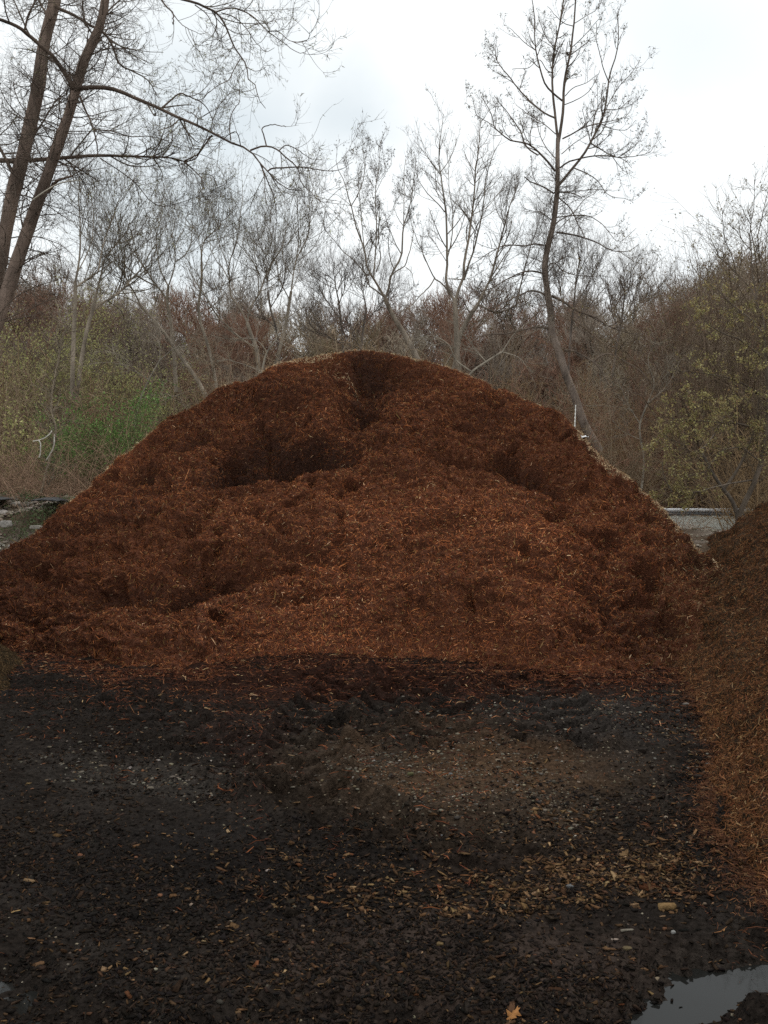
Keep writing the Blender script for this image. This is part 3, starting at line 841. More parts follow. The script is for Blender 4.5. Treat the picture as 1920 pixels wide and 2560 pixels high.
def thing_from(name, label, cat, base, parts, group=None):
    r = empty(name, tuple(float(v) for v in base)); tag(r, label, cat, group)
    for nm, g_, mat in parts:
        link_mesh(nm, g_.mesh(nm, mat, base), r)
    return r

BARK = (.115, .088, .068); TW = (.085, .066, .052); BRN = (.095, .062, .046)
BUDC = [(.05, .035, .025), (.16, .15, .06), (.10, .085, .045)]

def dress(gc, P, R, dens, lv, tw=TW, bud=None, up=.5, size=1.0, thin=1.0):
    """sub-branches, twigs and twiglets on traced limbs. lv: list of (count, angle, length, wander, trop)"""
    PP, RR = P, R
    out = []
    for q_, (M, ang, ln, wan, tr) in enumerate(lv):
        K = (9, 7, 5, 4)[min(q_, 3)]; S = (4, 3, 3, 3)[min(q_, 3)]
        PP2, RR2 = spawn(PP, RR, int(M * dens), ang, ln, K, wan, tr, rfac=(.55, .6, .7, .8)[min(q_, 3)], rmax=(.013, .0055, .0032, .003)[min(q_, 3)] * thin, rmin=(.0036, .0024, .0018, .0018)[min(q_, 3)] * thin, tmin=(.18, .12, .1, .1)[min(q_, 3)])
        gc.tubes(PP2, RR2, S, tw)
        out.append((PP2, RR2)); PP, RR = PP2, RR2
    return out

# ------------------------------------------------------------------ near leaning trees at the left (14 m)
D0 = 14.0
TL = [([(146, -60), (137, 0), (127, 43), (113, 95), (104, 150), (98, 203), (87, 260), (72, 327), (55, 400), (38, 459), (23, 531), (9, 604), (-6, 690), (-40, 850), (-90, 1080), (-150, 1330)][::-1], 40, 29, 14.6, 14.6)]
TR = [([(275, -60), (263, 0), (249, 67), (223, 124), (205, 165), (194, 208), (185, 240), (171, 289), (150, 347), (127, 414), (110, 463), (87, 525), (64, 592), (40, 661), (17, 734), (-2, 790), (-45, 900), (-110, 1080), (-180, 1330)][::-1], 44, 19, 13.6, 13.8)]
LIMB_L = [
    ([(138, 15), (145, 20), (179, 35), (208, 52), (231, 66), (255, 78), (278, 107), (301, 162), (333, 179), (370, 200), (393, 240)], 9, 2, 14.5, 15.2),
    ([(110, 110), (122, 148), (146, 156)], 8, 6, 14.5, 14.3),
    ([(125, 50), (90, -10), (60, -60)], 6, 3, 14.5, 15.5),
    ([(60, 380), (110, 300), (150, 240), (190, 210)], 6, 2, 14.6, 15.5),
    ([(40, 450), (-20, 330), (-60, 250)], 9, 4, 14.6, 15.5),
]
LIMB_R = [
    ([(184, 222), (180, 213), (156, 174), (124, 133), (93, 107), (64, 81), (38, 64), (0, 49), (-60, 32)], 13, 7, 13.7, 13.2),
    ([(61, 78), (72, 35), (90, 0), (100, -40)], 6, 4, 13.4, 13.4),
    ([(198, 222), (210, 220), (240, 218), (275, 221), (312, 233), (347, 249), (399, 271), (446, 294), (495, 315), (539, 336), (585, 360), (626, 376), (640, 396), (669, 428), (718, 472), (753, 477)], 12, 2, 13.7, 12.2),
    ([(626, 376), (655, 366), (684, 369), (712, 391), (747, 428), (750, 452), (776, 480), (811, 506), (840, 500)], 5.0, 1.1, 12.5, 12.0),
    ([(669, 428), (680, 421), (695, 420), (762, 418), (834, 427), (860, 420), (880, 405)], 4.5, 1.2, 12.4, 11.8),
    ([(698, 376), (715, 363), (741, 373), (776, 396), (805, 400)], 3, 1.2, 12.4, 12.6),
    ([(666, 365), (660, 340), (655, 321), (684, 312), (715, 317)], 3.8, 1.8, 12.5, 12.8),
    ([(577, 350), (574, 318), (582, 278), (598, 255), (597, 223)], 3.6, 1.2, 12.8, 13.2),
    ([(649, 405), (666, 446), (684, 492), (690, 530), (693, 560)], 4, 1.2, 12.5, 12.8),
    ([(655, 415), (662, 450), (662, 486), (670, 515), (680, 538)], 3.4, 1.2, 12.5, 12.2),
    ([(675, 434), (695, 470), (712, 495)], 3, 1.2, 12.4, 12.6),
    ([(406, 269), (429, 249), (452, 233), (475, 243), (507, 258), (524, 281), (535, 320)], 5.2, 1.6, 13.2, 13.6),
    ([(493, 315), (493, 295), (481, 284), (467, 281)], 3.4, 1.8, 12.9, 12.8),
    ([(530, 338), (515, 358), (498, 382), (461, 402)], 4, 4, 12.9, 13.5),
    ([(603, 368), (590, 330), (555, 350), (520, 390)], 2.6, 1.1, 12.7, 12.6),
    ([(200, 240), (208, 262), (220, 289), (234, 324), (240, 350), (246, 389)], 6, 3, 13.6, 13.4),
    ([(234, 324), (275, 327), (327, 341), (376, 341), (420, 352)], 4, 1.5, 13.5, 13.0),
    ([(120, 480), (140, 455), (180, 440)], 10, 5, 13.5, 13.1),
    ([(255, 78), (262, 40), (300, 0), (345, -40)], 5, 3, 13.8, 14.5),
    ([(380, -40), (446, -5), (495, 9), (524, 23), (542, 32), (559, 55), (574, 90), (591, 127), (603, 142), (617, 168), (626, 205), (637, 211), (646, 246), (663, 272)], 8, 1.5, 13.2, 12.4),
    ([(540, 30), (574, 20), (605, 26), (634, 43), (669, 78), (710, 107), (733, 124), (756, 134), (776, 121)], 4.2, 1.2, 12.8, 12.4),
    ([(669, 78), (692, 78), (724, 101), (747, 106), (773, 93), (774, 82)], 2.5, 1.1, 12.5, 12.2),
    ([(553, 32), (585, 43), (614, 69), (640, 107), (666, 129), (686, 120)], 3, 1.1, 12.8, 13.2),
    ([(487, 12), (516, 35), (533, 61), (552, 75)], 3, 1.4, 12.9, 13.0),
    ([(600, 148), (582, 179), (574, 197), (545, 214), (510, 245), (500, 290)], 3, 1.0, 12.6, 12.4),
    ([(617, 168), (640, 178), (665, 168)], 2.2, 1, 12.5, 12.2),
    ([(390, -20), (418, 18), (432, 32), (432, 61)], 5, 3, 13.3, 13.2),
    ([(429, 30), (458, 64), (484, 78), (507, 90)], 2.6, 1.1, 13.3, 13.2),
]
LIMB_H = [
    ([(-60, 401), (0, 401), (60, 402), (145, 396), (246, 389), (289, 389), (362, 392), (420, 394), (463, 405), (472, 417), (498, 434), (507, 475)], 14, 2, 15.2, 14.2),
    ([(367, 390), (367, 375), (385, 370), (410, 330)], 3, 1.4, 14.6, 14.8),
    ([(463, 404), (490, 396), (500, 380), (515, 350), (530, 340)], 3.4, 2.2, 14.3, 14.0),
    ([(405, 392), (430, 355), (425, 300)], 3, 1.3, 14.5, 14.9),
    ([(300, 392), (345, 410), (400, 380)], 3, 1.5, 14.7, 14.2),
    ([(498, 434), (530, 440), (545, 470), (560, 500)], 2.4, 1, 14.2, 14.0),
    ([(250, 395), (330, 450), (400, 515), (470, 500), (545, 470)], 3, 1.3, 14.8, 14.2),
]
def near_tree(name, label, trunk, limbs, dens, base, seedK=0, extra_tr=True):
    gt, gc = Geo(), Geo()
    if trunk:
        Pt, Rt = traced(trunk, 44)
        Rt = Rt * (1 + .10 * gnoise(Pt, 2.2, 140)); gt.tubes(Pt, Rt, 14, (.112, .083, .068), 0)
        # rough dark knots
        k = rnd.integers(4, 40, 9); 
        for kk in k:
            pass
    Pl, Rl = traced(limbs, 22, .004)
    gc.tubes(Pl, Rl * .95, 7, (.075, .056, .045))
    lv = dress(gc, Pl, Rl, dens, [(90, (25, 70), (.35, 1.3), .14, .35), (480, (20, 70), (.2, .7), .15, .45), (1300, (20, 60), (.08, .34), .15, .45)], tw=(.09, .074, .06))
    for PP, RR in lv[1:]:
        buds(gc, PP, int(900 * dens), .045, [(.16, .15, .07), (.10, .08, .05), (.22, .22, .11)], [.4, .4, .2], hang=.9, elong=6)
    if trunk and extra_tr:
        Pa, Ra = spawn(Pt, Rt, int(75 * dens), (35, 100), (.5, 2.0), 12, .2, .1, rfac=.2, rmax=.009, rmin=.004, tmin=.35)
        gc.tubes(Pa, Ra, 4, (.07, .055, .045))
        Pb_, Rb_ = spawn(Pa, Ra, int(620 * dens), (25, 85), (.3, 1.0), 9, .2, .0, rfac=.6, rmax=.0042, rmin=.0026)
        gc.tubes(Pb_, Rb_, 3, (.075, .058, .048))
        Pc_, Rc_ = spawn(Pb_, Rb_, int(1900 * dens), (25, 80), (.1, .5), 6, .2, -.05, rfac=.7, rmax=.003, rmin=.002)
        gc.tubes(Pc_, Rc_, 3, (.085, .068, .055))
    parts = ([('trunk', gt, M_bark)] if trunk else []) + [('crown', gc, M_bark)]
    return thing_from(name, label, 'tree', base, parts)
bL = at(-150, 1330, 14.6); bR = at(-180, 1330, 13.6)
near_tree('leaning_tree', 'leaning bare tree with pale bark, farther left of the two big trunks', TL, LIMB_L, 1.0, bL)
near_tree('leaning_tree', 'leaning bare tree whose long bough arches right across the sky', TR, LIMB_R, 1.35, bR)
# the horizontal bough comes from a third trunk standing outside the frame
TH = [([(-62, 400), (-120, 560), (-170, 800), (-220, 1300)][::-1], 60, 40, 15.2, 15.2)]
near_tree('leaning_tree', 'bare tree at the left edge seen only by its level bough behind both trunks', TH, LIMB_H, .9, at(-220, 1300, 15.2), extra_tr=False)
# snapped pale branch across the right trunk
g_ = Geo(); Pq, Rq = traced([([(82, 500), (110, 480), (145, 460), (172, 453), (205, 452)], 4.5, 2, 13.1, 12.8)], 14); g_.tubes(Pq, Rq, 6, (.22, .20, .17))
o = link_mesh('broken_branch', g_.mesh('broken_branch', M_bark, tuple(Pq[0, 0]))); o.location = tuple(Pq[0, 0]); tag(o, 'pale snapped branch caught across the leaning trunk', 'branch')

# ------------------------------------------------------------------ tall tree right of centre (27 m)
TJ = [([(1500, 1130), (1460, 1060), (1435, 986), (1417, 943), (1394, 870), (1380, 836), (1377, 784), (1368, 726), (1362, 668), (1371, 610), (1382, 567), (1390, 509), (1393, 477), (1394, 420), (1394, 376), (1395, 345)], 23, 10.5, 27, 27)]
LJ = [
    ([(1395, 350), (1391, 320), (1388, 289), (1382, 231), (1381, 174), (1387, 116), (1403, 43), (1409, 0), (1412, -50)], 8, 3, 27, 27.3),
    ([(1396, 356), (1402, 320), (1407, 284), (1411, 203), (1426, 130), (1435, 58), (1439, 0), (1441, -70)], 9.5, 3, 27, 26.7),
    ([(1397, 463), (1432, 420), (1464, 379), (1484, 341), (1507, 295), (1516, 249), (1524, 188), (1542, 130), (1546, 72), (1544, 35)], 8.5, 2, 27, 26),
    ([(1521, 203), (1508, 170), (1501, 139), (1491, 98), (1491, 58)], 3, 1.5, 26.3, 26), ([(1507, 295), (1520, 262), (1545, 220), (1580, 180), (1600, 150)], 3, 1.4, 26.4, 27),
    ([(1514, 274), (1546, 272), (1575, 250)], 2.5, 1.3, 26.4, 26), ([(1478, 340), (1490, 280), (1510, 240)], 4, 2, 26.6, 27.3),
    ([(1388, 428), (1370, 405), (1351, 385), (1338, 372), (1325, 362), (1300, 355), (1278, 352), (1255, 336), (1238, 321), (1230, 290), (1215, 260), (1203, 240)], 6.5, 1.8, 27, 26),
    ([(1236, 315), (1210, 300), (1190, 285), (1185, 262)], 2.4, 1.2, 26.1, 26), ([(1345, 388), (1325, 375), (1313, 362), (1302, 330), (1281, 298), (1252, 260), (1235, 240)], 5, 1.6, 26.6, 27.5),
    ([(1388, 295), (1365, 285), (1336, 263), (1302, 229), (1275, 194), (1241, 148), (1239, 110)], 6, 1.6, 27, 28), ([(1406, 252), (1385, 235), (1365, 214), (1351, 174), (1339, 122), (1336, 58), (1333, 14), (1325, -20)], 6, 2, 27, 26),
    ([(1339, 126), (1310, 105), (1290, 85), (1275, 70)], 2.6, 1.3, 26.2, 26), ([(1388, 395), (1370, 375), (1355, 350), (1345, 320), (1340, 290)], 3, 1.4, 27, 27.8),
    ([(1389, 335), (1360, 310), (1320, 285), (1290, 262)], 3.4, 1.4, 27, 28), ([(1384, 182), (1370, 178), (1350, 150), (1320, 170), (1280, 172)], 2.8, 1.2, 27, 26.4),
    ([(1388, 120), (1370, 100), (1355, 70), (1345, 40)], 2.8, 1.2, 27, 27.6), ([(1430, 130), (1400, 132), (1370, 110), (1345, 95)], 2.8, 1.2, 27, 26.4),
    ([(1428, 120), (1460, 90), (1490, 55), (1504, 38)], 2.6, 1.2, 26.8, 26), ([(1434, 60), (1465, 40), (1495, 20), (1505, 0)], 2.6, 1.2, 26.8, 27.5), ([(1432, 65), (1410, 58), (1390, 40), (1370, 15)], 2.6, 1.2, 26.8, 26.2),
    ([(1411, 262), (1440, 250), (1470, 230), (1490, 200), (1500, 175)], 3, 1.3, 27, 27.6), ([(1413, 240), (1430, 222), (1470, 205), (1495, 185)], 2.8, 1.2, 27, 26),
    ([(1406, 347), (1430, 335), (1455, 321), (1487, 310), (1530, 302), (1565, 290), (1578, 272)], 4.6, 1.3, 27, 26), ([(1500, 308), (1530, 322), (1570, 322), (1590, 300)], 2.6, 1.2, 26.4, 26),
    ([(1400, 420), (1420, 405), (1440, 399), (1493, 389), (1556, 393), (1600, 388), (1626, 379), (1636, 365)], 5, 1.3, 27, 26), ([(1478, 359), (1500, 372), (1527, 388), (1560, 400), (1580, 420)], 4.2, 1.2, 26.7, 26.4),
    ([(1550, 390), (1580, 370), (1605, 345)], 2.8, 1.3, 26.3, 26), ([(1530, 390), (1548, 415), (1570, 436)], 2.4, 1.1, 26.3, 26.6),
    ([(1404, 385), (1440, 355), (1475, 335), (1500, 325)], 2.8, 1.2, 27, 27.8),
    ([(1435, 420), (1465, 433), (1493, 451), (1505, 468), (1516, 483), (1530, 492), (1560, 495), (1579, 503)], 3.6, 1.2, 26.8, 26.2),
    ([(1385, 484), (1360, 468), (1320, 450), (1310, 441)], 5, 3, 27, 26.6), ([(1396, 480), (1430, 483), (1455, 494)], 5, 2, 27, 26.4), ([(1396, 480), (1430, 478), (1490, 474), (1530, 476)], 2.8, 1.2, 27, 27.8),
    ([(1395, 493), (1425, 520), (1445, 560), (1465, 600), (1470, 640)], 4, 1.6, 27, 26.4), ([(1383, 545), (1420, 540), (1470, 540), (1510, 565), (1530, 590), (1545, 605), (1570, 590), (1590, 570)], 3.6, 1.1, 27, 26),
    ([(1391, 581), (1415, 584), (1440, 589), (1487, 604), (1536, 628), (1579, 625), (1597, 612)], 6, 1.6, 27, 26.2), ([(1550, 630), (1580, 650), (1600, 660), (1618, 652)], 2, 1, 26.4, 26),
    ([(1387, 560), (1410, 545), (1430, 535), (1460, 500), (1490, 480)], 3.6, 1.4, 27, 27.6), ([(1382, 553), (1350, 530), (1330, 527), (1310, 520), (1300, 505)], 3, 1.2, 27, 26.4),
    ([(1359, 613), (1340, 610), (1313, 615), (1290, 613), (1270, 612), (1226, 630), (1192, 654), (1170, 670)], 5, 1.4, 27, 26), ([(1230, 622), (1225, 600), (1215, 580)], 2, 1, 26.3, 26),
    ([(1365, 680), (1375, 660), (1388, 657), (1400, 672), (1420, 682), (1470, 691), (1510, 690), (1530, 695)], 3.6, 1.2, 27, 26.4), ([(1362, 690), (1400, 650), (1420, 640), (1440, 648)], 3.6, 1.4, 26.8, 27.4),
    ([(1355, 683), (1335, 678), (1319, 678), (1275, 694), (1226, 722), (1200, 728), (1160, 730)], 5.6, 1.4, 27, 26), ([(1362, 736), (1345, 729), (1325, 727), (1300, 738), (1275, 749), (1240, 765), (1209, 775), (1170, 778)], 5.6, 1.4, 27, 26),
    ([(1374, 822), (1358, 819), (1342, 817), (1320, 821), (1296, 827), (1267, 834), (1226, 835), (1205, 840), (1180, 853), (1165, 880), (1158, 905)], 7.5, 2.4, 27, 25.6),
    ([(1380, 740), (1405, 752), (1435, 772), (1460, 783), (1487, 792), (1527, 818), (1565, 830), (1600, 840)], 9, 1.6, 27, 25.6), ([(1527, 818), (1560, 818), (1590, 812)], 2, 1, 26, 26),
    ([(1411, 876), (1429, 876), (1455, 888), (1484, 905), (1497, 918), (1507, 934), (1530, 969), (1560, 975), (1585, 983), (1610, 993)], 6.5, 1.8, 27, 25.4),
    ([(1484, 905), (1500, 890), (1521, 884), (1548, 895), (1570, 908), (1590, 918), (1608, 934), (1618, 950), (1622, 975)], 5, 1.6, 26, 25.2), ([(1515, 884), (1518, 868), (1535, 852)], 2.4, 1.1, 25.8, 25.5),
    ([(1230, 832), (1230, 850), (1232, 875)], 2.2, 1.2, 26, 26), ([(1270, 834), (1290, 815), (1310, 795)], 2.2, 1.2, 26.4, 27),
]
gt, gc = Geo(), Geo()
Pt, Rt = traced(TJ, 36); Rt = Rt * (1 + .08 * gnoise(Pt, 2, 150)); gt.tubes(Pt, Rt, 12, (.12, .095, .08), 0)
Pl, Rl = traced(LJ, 18, .006); gc.tubes(Pl, Rl * .85, 6, (.085, .066, .054))
lv = dress(gc, Pl, Rl, 1.0, [(300, (25, 60), (.35, 1.3), .12, .6), (1700, (25, 60), (.15, .7), .12, .6), (3000, (25, 60), (.08, .28), .14, .5)], tw=(.08, .064, .052), thin=1.3)
hi = lv[1][0][lv[1][0][:, 0, 2] > 5.0]
buds(gc, hi, 4200, .062, [(.07, .055, .035), (.13, .12, .05), (.05, .035, .03)], [.5, .25, .25], hang=1.2, elong=3.5, spread=.02)
Pa, Ra = spawn(Pt, Rt, 110, (40, 95), (.7, 2.4), 10, .2, .1, rfac=.2, rmax=.009, rmin=.005, tmin=.4, tmax=.9)
gc.tubes(Pa, Ra, 3, (.08, .062, .05)); Pb_, Rb_ = spawn(Pa, Ra, 1200, (25, 80), (.3, 1.1), 7, .2, .05, rmax=.005, rmin=.0035); gc.tubes(Pb_, Rb_, 3, (.08, .064, .052))
thing_from('poplar_tree', 'tallest bare tree right of centre with catkins against the white sky', 'tree', at(1500, 1130, 27) * [1, 1, 0] , [('trunk', gt, M_bark), ('crown', gc, M_bark)])
# its lower trunk continues to the ground
# ------------------------------------------------------------------ traced middle trees
def mid_tree(name, label, D, trunk, limbs, base, nums=(90, 800, 2200), wood=(.135, .112, .09), tw=(.09, .073, .058), bud=1500, budc=None, up=.6, budsz=.045, thin=1.3, ln=((.5, 1.6), (.25, .8), (.1, .4)), hgt=0):
    gt, gc = Geo(), Geo()
    f = D / 26.
    Pt, Rt = traced([(t[0], t[1] * .72, t[2] * .85, D, D + t[3]) for t in trunk], 20); gt.tubes(Pt, Rt, 9, wood, 0)
    Pl, Rl = traced([(l[0], l[1] * .82, l[2] * .85, D, D + (l[3] if len(l) > 3 else 0)) for l in limbs], 16, .01); gc.tubes(Pl, Rl, 6, wood)
    PA = np.concatenate([Pl]); RA = np.concatenate([Rl])
    lv = dress(gc, PA, RA, 1.0, [(nums[0], (20, 55), ln[0], .12, up), (nums[1], (20, 60), ln[1], .15, up), (nums[2], (20, 60), ln[2], .16, up)], tw=tw, thin=thin)
    if bud:
        src = lv[1][0]; src = src[src[:, 0, 2] > hgt]
        buds(gc, src, bud, budsz, budc or [(.05, .04, .03), (.11, .09, .05)], [.7, .3] if not budc else [1 / len(budc)] * len(budc), hang=.2, elong=2.6, spread=.03)
    return thing_from(name, label, 'tree', base, [('trunk', gt, M_bark), ('crown', gc, M_bark)])

def gb(px_, D): return np.array([(px_ - 960) / F * D, D, 0.])
mid_tree('poplar_tree', 'bare tree with dark buds just left of centre, forking low over the pile crest', 27,
  [([(1090, 1000), (1050, 910), (1016, 844), (983, 789), (968, 759), (962, 744)], 22, 13, 0)],
  [([(962, 744), (941, 708), (930, 690), (920, 675), (911, 627), (890, 566), (878, 515), (859, 449), (847, 428), (840, 400)], 8, 1.5, -1), ([(878, 515), (890, 495), (899, 476), (908, 449), (908, 382), (905, 370)], 3.4, 1.3, 0), ([(911, 627), (905, 566), (899, 506), (893, 425)], 3, 1.3, 1),
   ([(934, 695), (938, 640), (941, 581), (939, 476), (947, 400), (951, 364), (952, 350)], 5, 1.4, 1), ([(940, 680), (951, 650), (946, 600), (948, 560), (950, 500)], 4, 1.3, -1), ([(964, 744), (971, 726), (974, 700), (977, 690), (990, 665), (1001, 648), (1006, 600), (1009, 566), (1020, 530), (1028, 497), (1034, 450), (1040, 400)], 8, 1.4, 1),
   ([(1009, 566), (1010, 491), (1012, 410), (1014, 395)], 3.2, 1.3, 0), ([(1009, 566), (995, 545), (985, 520)], 2.4, 1.2, 0), ([(977, 690), (995, 675), (1010, 667), (1020, 640), (1031, 599), (1033, 570), (1034, 551)], 4.6, 1.3, 0), ([(1014, 668), (1028, 680), (1034, 705), (1040, 720)], 2.2, 1.2, 0),
   ([(962, 744), (940, 726), (923, 714), (918, 690), (911, 681), (885, 650), (862, 633), (840, 605), (820, 584), (806, 560)], 5, 1.2, -1.5), ([(878, 515), (860, 500), (840, 485)], 2, 1, 0), ([(952, 565), (975, 540), (990, 515)], 2, 1, 1), ([(940, 480), (960, 440), (975, 415)], 2, 1, 0), ([(935, 470), (920, 440), (912, 410)], 2, 1, 0)],
  gb(1090, 27), bud=2600, nums=(80, 620, 1500), ln=((.5, 1.5), (.2, .6), (.08, .3)), budc=[(.03, .025, .03), (.05, .035, .03), (.08, .07, .04)], budsz=.045, hgt=7.0)
mid_tree('poplar_tree', 'pale forked bare tree with two tall clean leaders right of centre', 26,
  [([(1160, 1120), (1150, 960), (1143, 883), (1140, 800), (1137, 750)], 24, 14, 0)],
  [([(1137, 752), (1128, 735), (1119, 723), (1118, 660), (1117, 612), (1116, 551), (1108, 480), (1101, 431), (1097, 390), (1099, 350), (1107, 304), (1109, 285)], 9, 1.4, 0), ([(1112, 530), (1100, 515), (1085, 500), (1061, 473), (1045, 445), (1038, 415)], 3.6, 1.1, -1), ([(1100, 435), (1088, 420), (1075, 402), (1060, 370), (1052, 350)], 3, 1, 0), ([(1100, 432), (1120, 405), (1135, 370), (1142, 345)], 2.6, 1, 1),
   ([(1119, 725), (1100, 705), (1086, 696), (1078, 680), (1058, 635), (1040, 593), (1030, 565), (1026, 540)], 5, 1.3, -1), ([(1117, 650), (1125, 620), (1131, 581), (1131, 521), (1124, 480), (1122, 449), (1122, 400)], 4, 1.2, 1), ([(1115, 652), (1098, 625), (1082, 600), (1068, 588)], 2.4, 1, 1), ([(1131, 540), (1145, 500), (1152, 460)], 2.4, 1, 0),
   ([(1138, 752), (1146, 725), (1158, 699), (1160, 660), (1170, 606), (1180, 536), (1186, 480), (1188, 431), (1197, 370), (1199, 334), (1200, 300)], 10, 1.5, 1), ([(1160, 700), (1170, 665), (1182, 633), (1195, 580), (1203, 545), (1210, 500), (1212, 461), (1224, 410), (1240, 370), (1252, 350)], 6.5, 1.2, -1),
   ([(1182, 540), (1165, 510), (1150, 480)], 2.6, 1, 0), ([(1184, 535), (1215, 520), (1240, 490), (1258, 470)], 2.8, 1, 1), ([(1188, 430), (1175, 410), (1162, 385)], 2.2, 1, 0), ([(1203, 548), (1230, 530), (1250, 510)], 2.2, 1, 0), ([(1188, 560), (1170, 535), (1158, 515)], 2.2, 1, 0), ([(1210, 480), (1235, 460), (1256, 435)], 2.4, 1, 0),
   ([(1086, 696), (1075, 715), (1062, 728), (1045, 745), (1015, 775), (985, 780)], 4, 1.4, -1), ([(1120, 697), (1160, 699)], 3, 3, 0)],
  gb(1160, 26), bud=500, nums=(130, 800, 1400), ln=((.5, 1.7), (.2, .7), (.08, .3)), hgt=8)
mid_tree('poplar_tree', 'slender pale bare tree leaning right between the forked tree and the tallest tree', 28,
  [([(1120, 1010), (1140, 900), (1152, 834), (1172, 795), (1194, 762)], 20, 12, 0)],
  [([(1194, 762), (1210, 730), (1224, 702), (1236, 660), (1245, 627), (1253, 595), (1260, 566), (1272, 520), (1290, 470), (1292, 440)], 9, 1.4, 0), ([(1250, 600), (1262, 560), (1258, 520)], 3, 1.2, 1), ([(1230, 690), (1262, 640), (1290, 600), (1310, 545)], 4, 1.2, 1), ([(1260, 560), (1240, 520), (1235, 480)], 2.5, 1, 0), ([(1290, 765), (1305, 700), (1320, 640), (1345, 560), (1360, 520)], 5, 1.3, 0), ([(1194, 762), (1250, 780), (1290, 765)], 6, 5, 0)],
  gb(1120, 28), bud=300, nums=(90, 650, 1200), hgt=6)

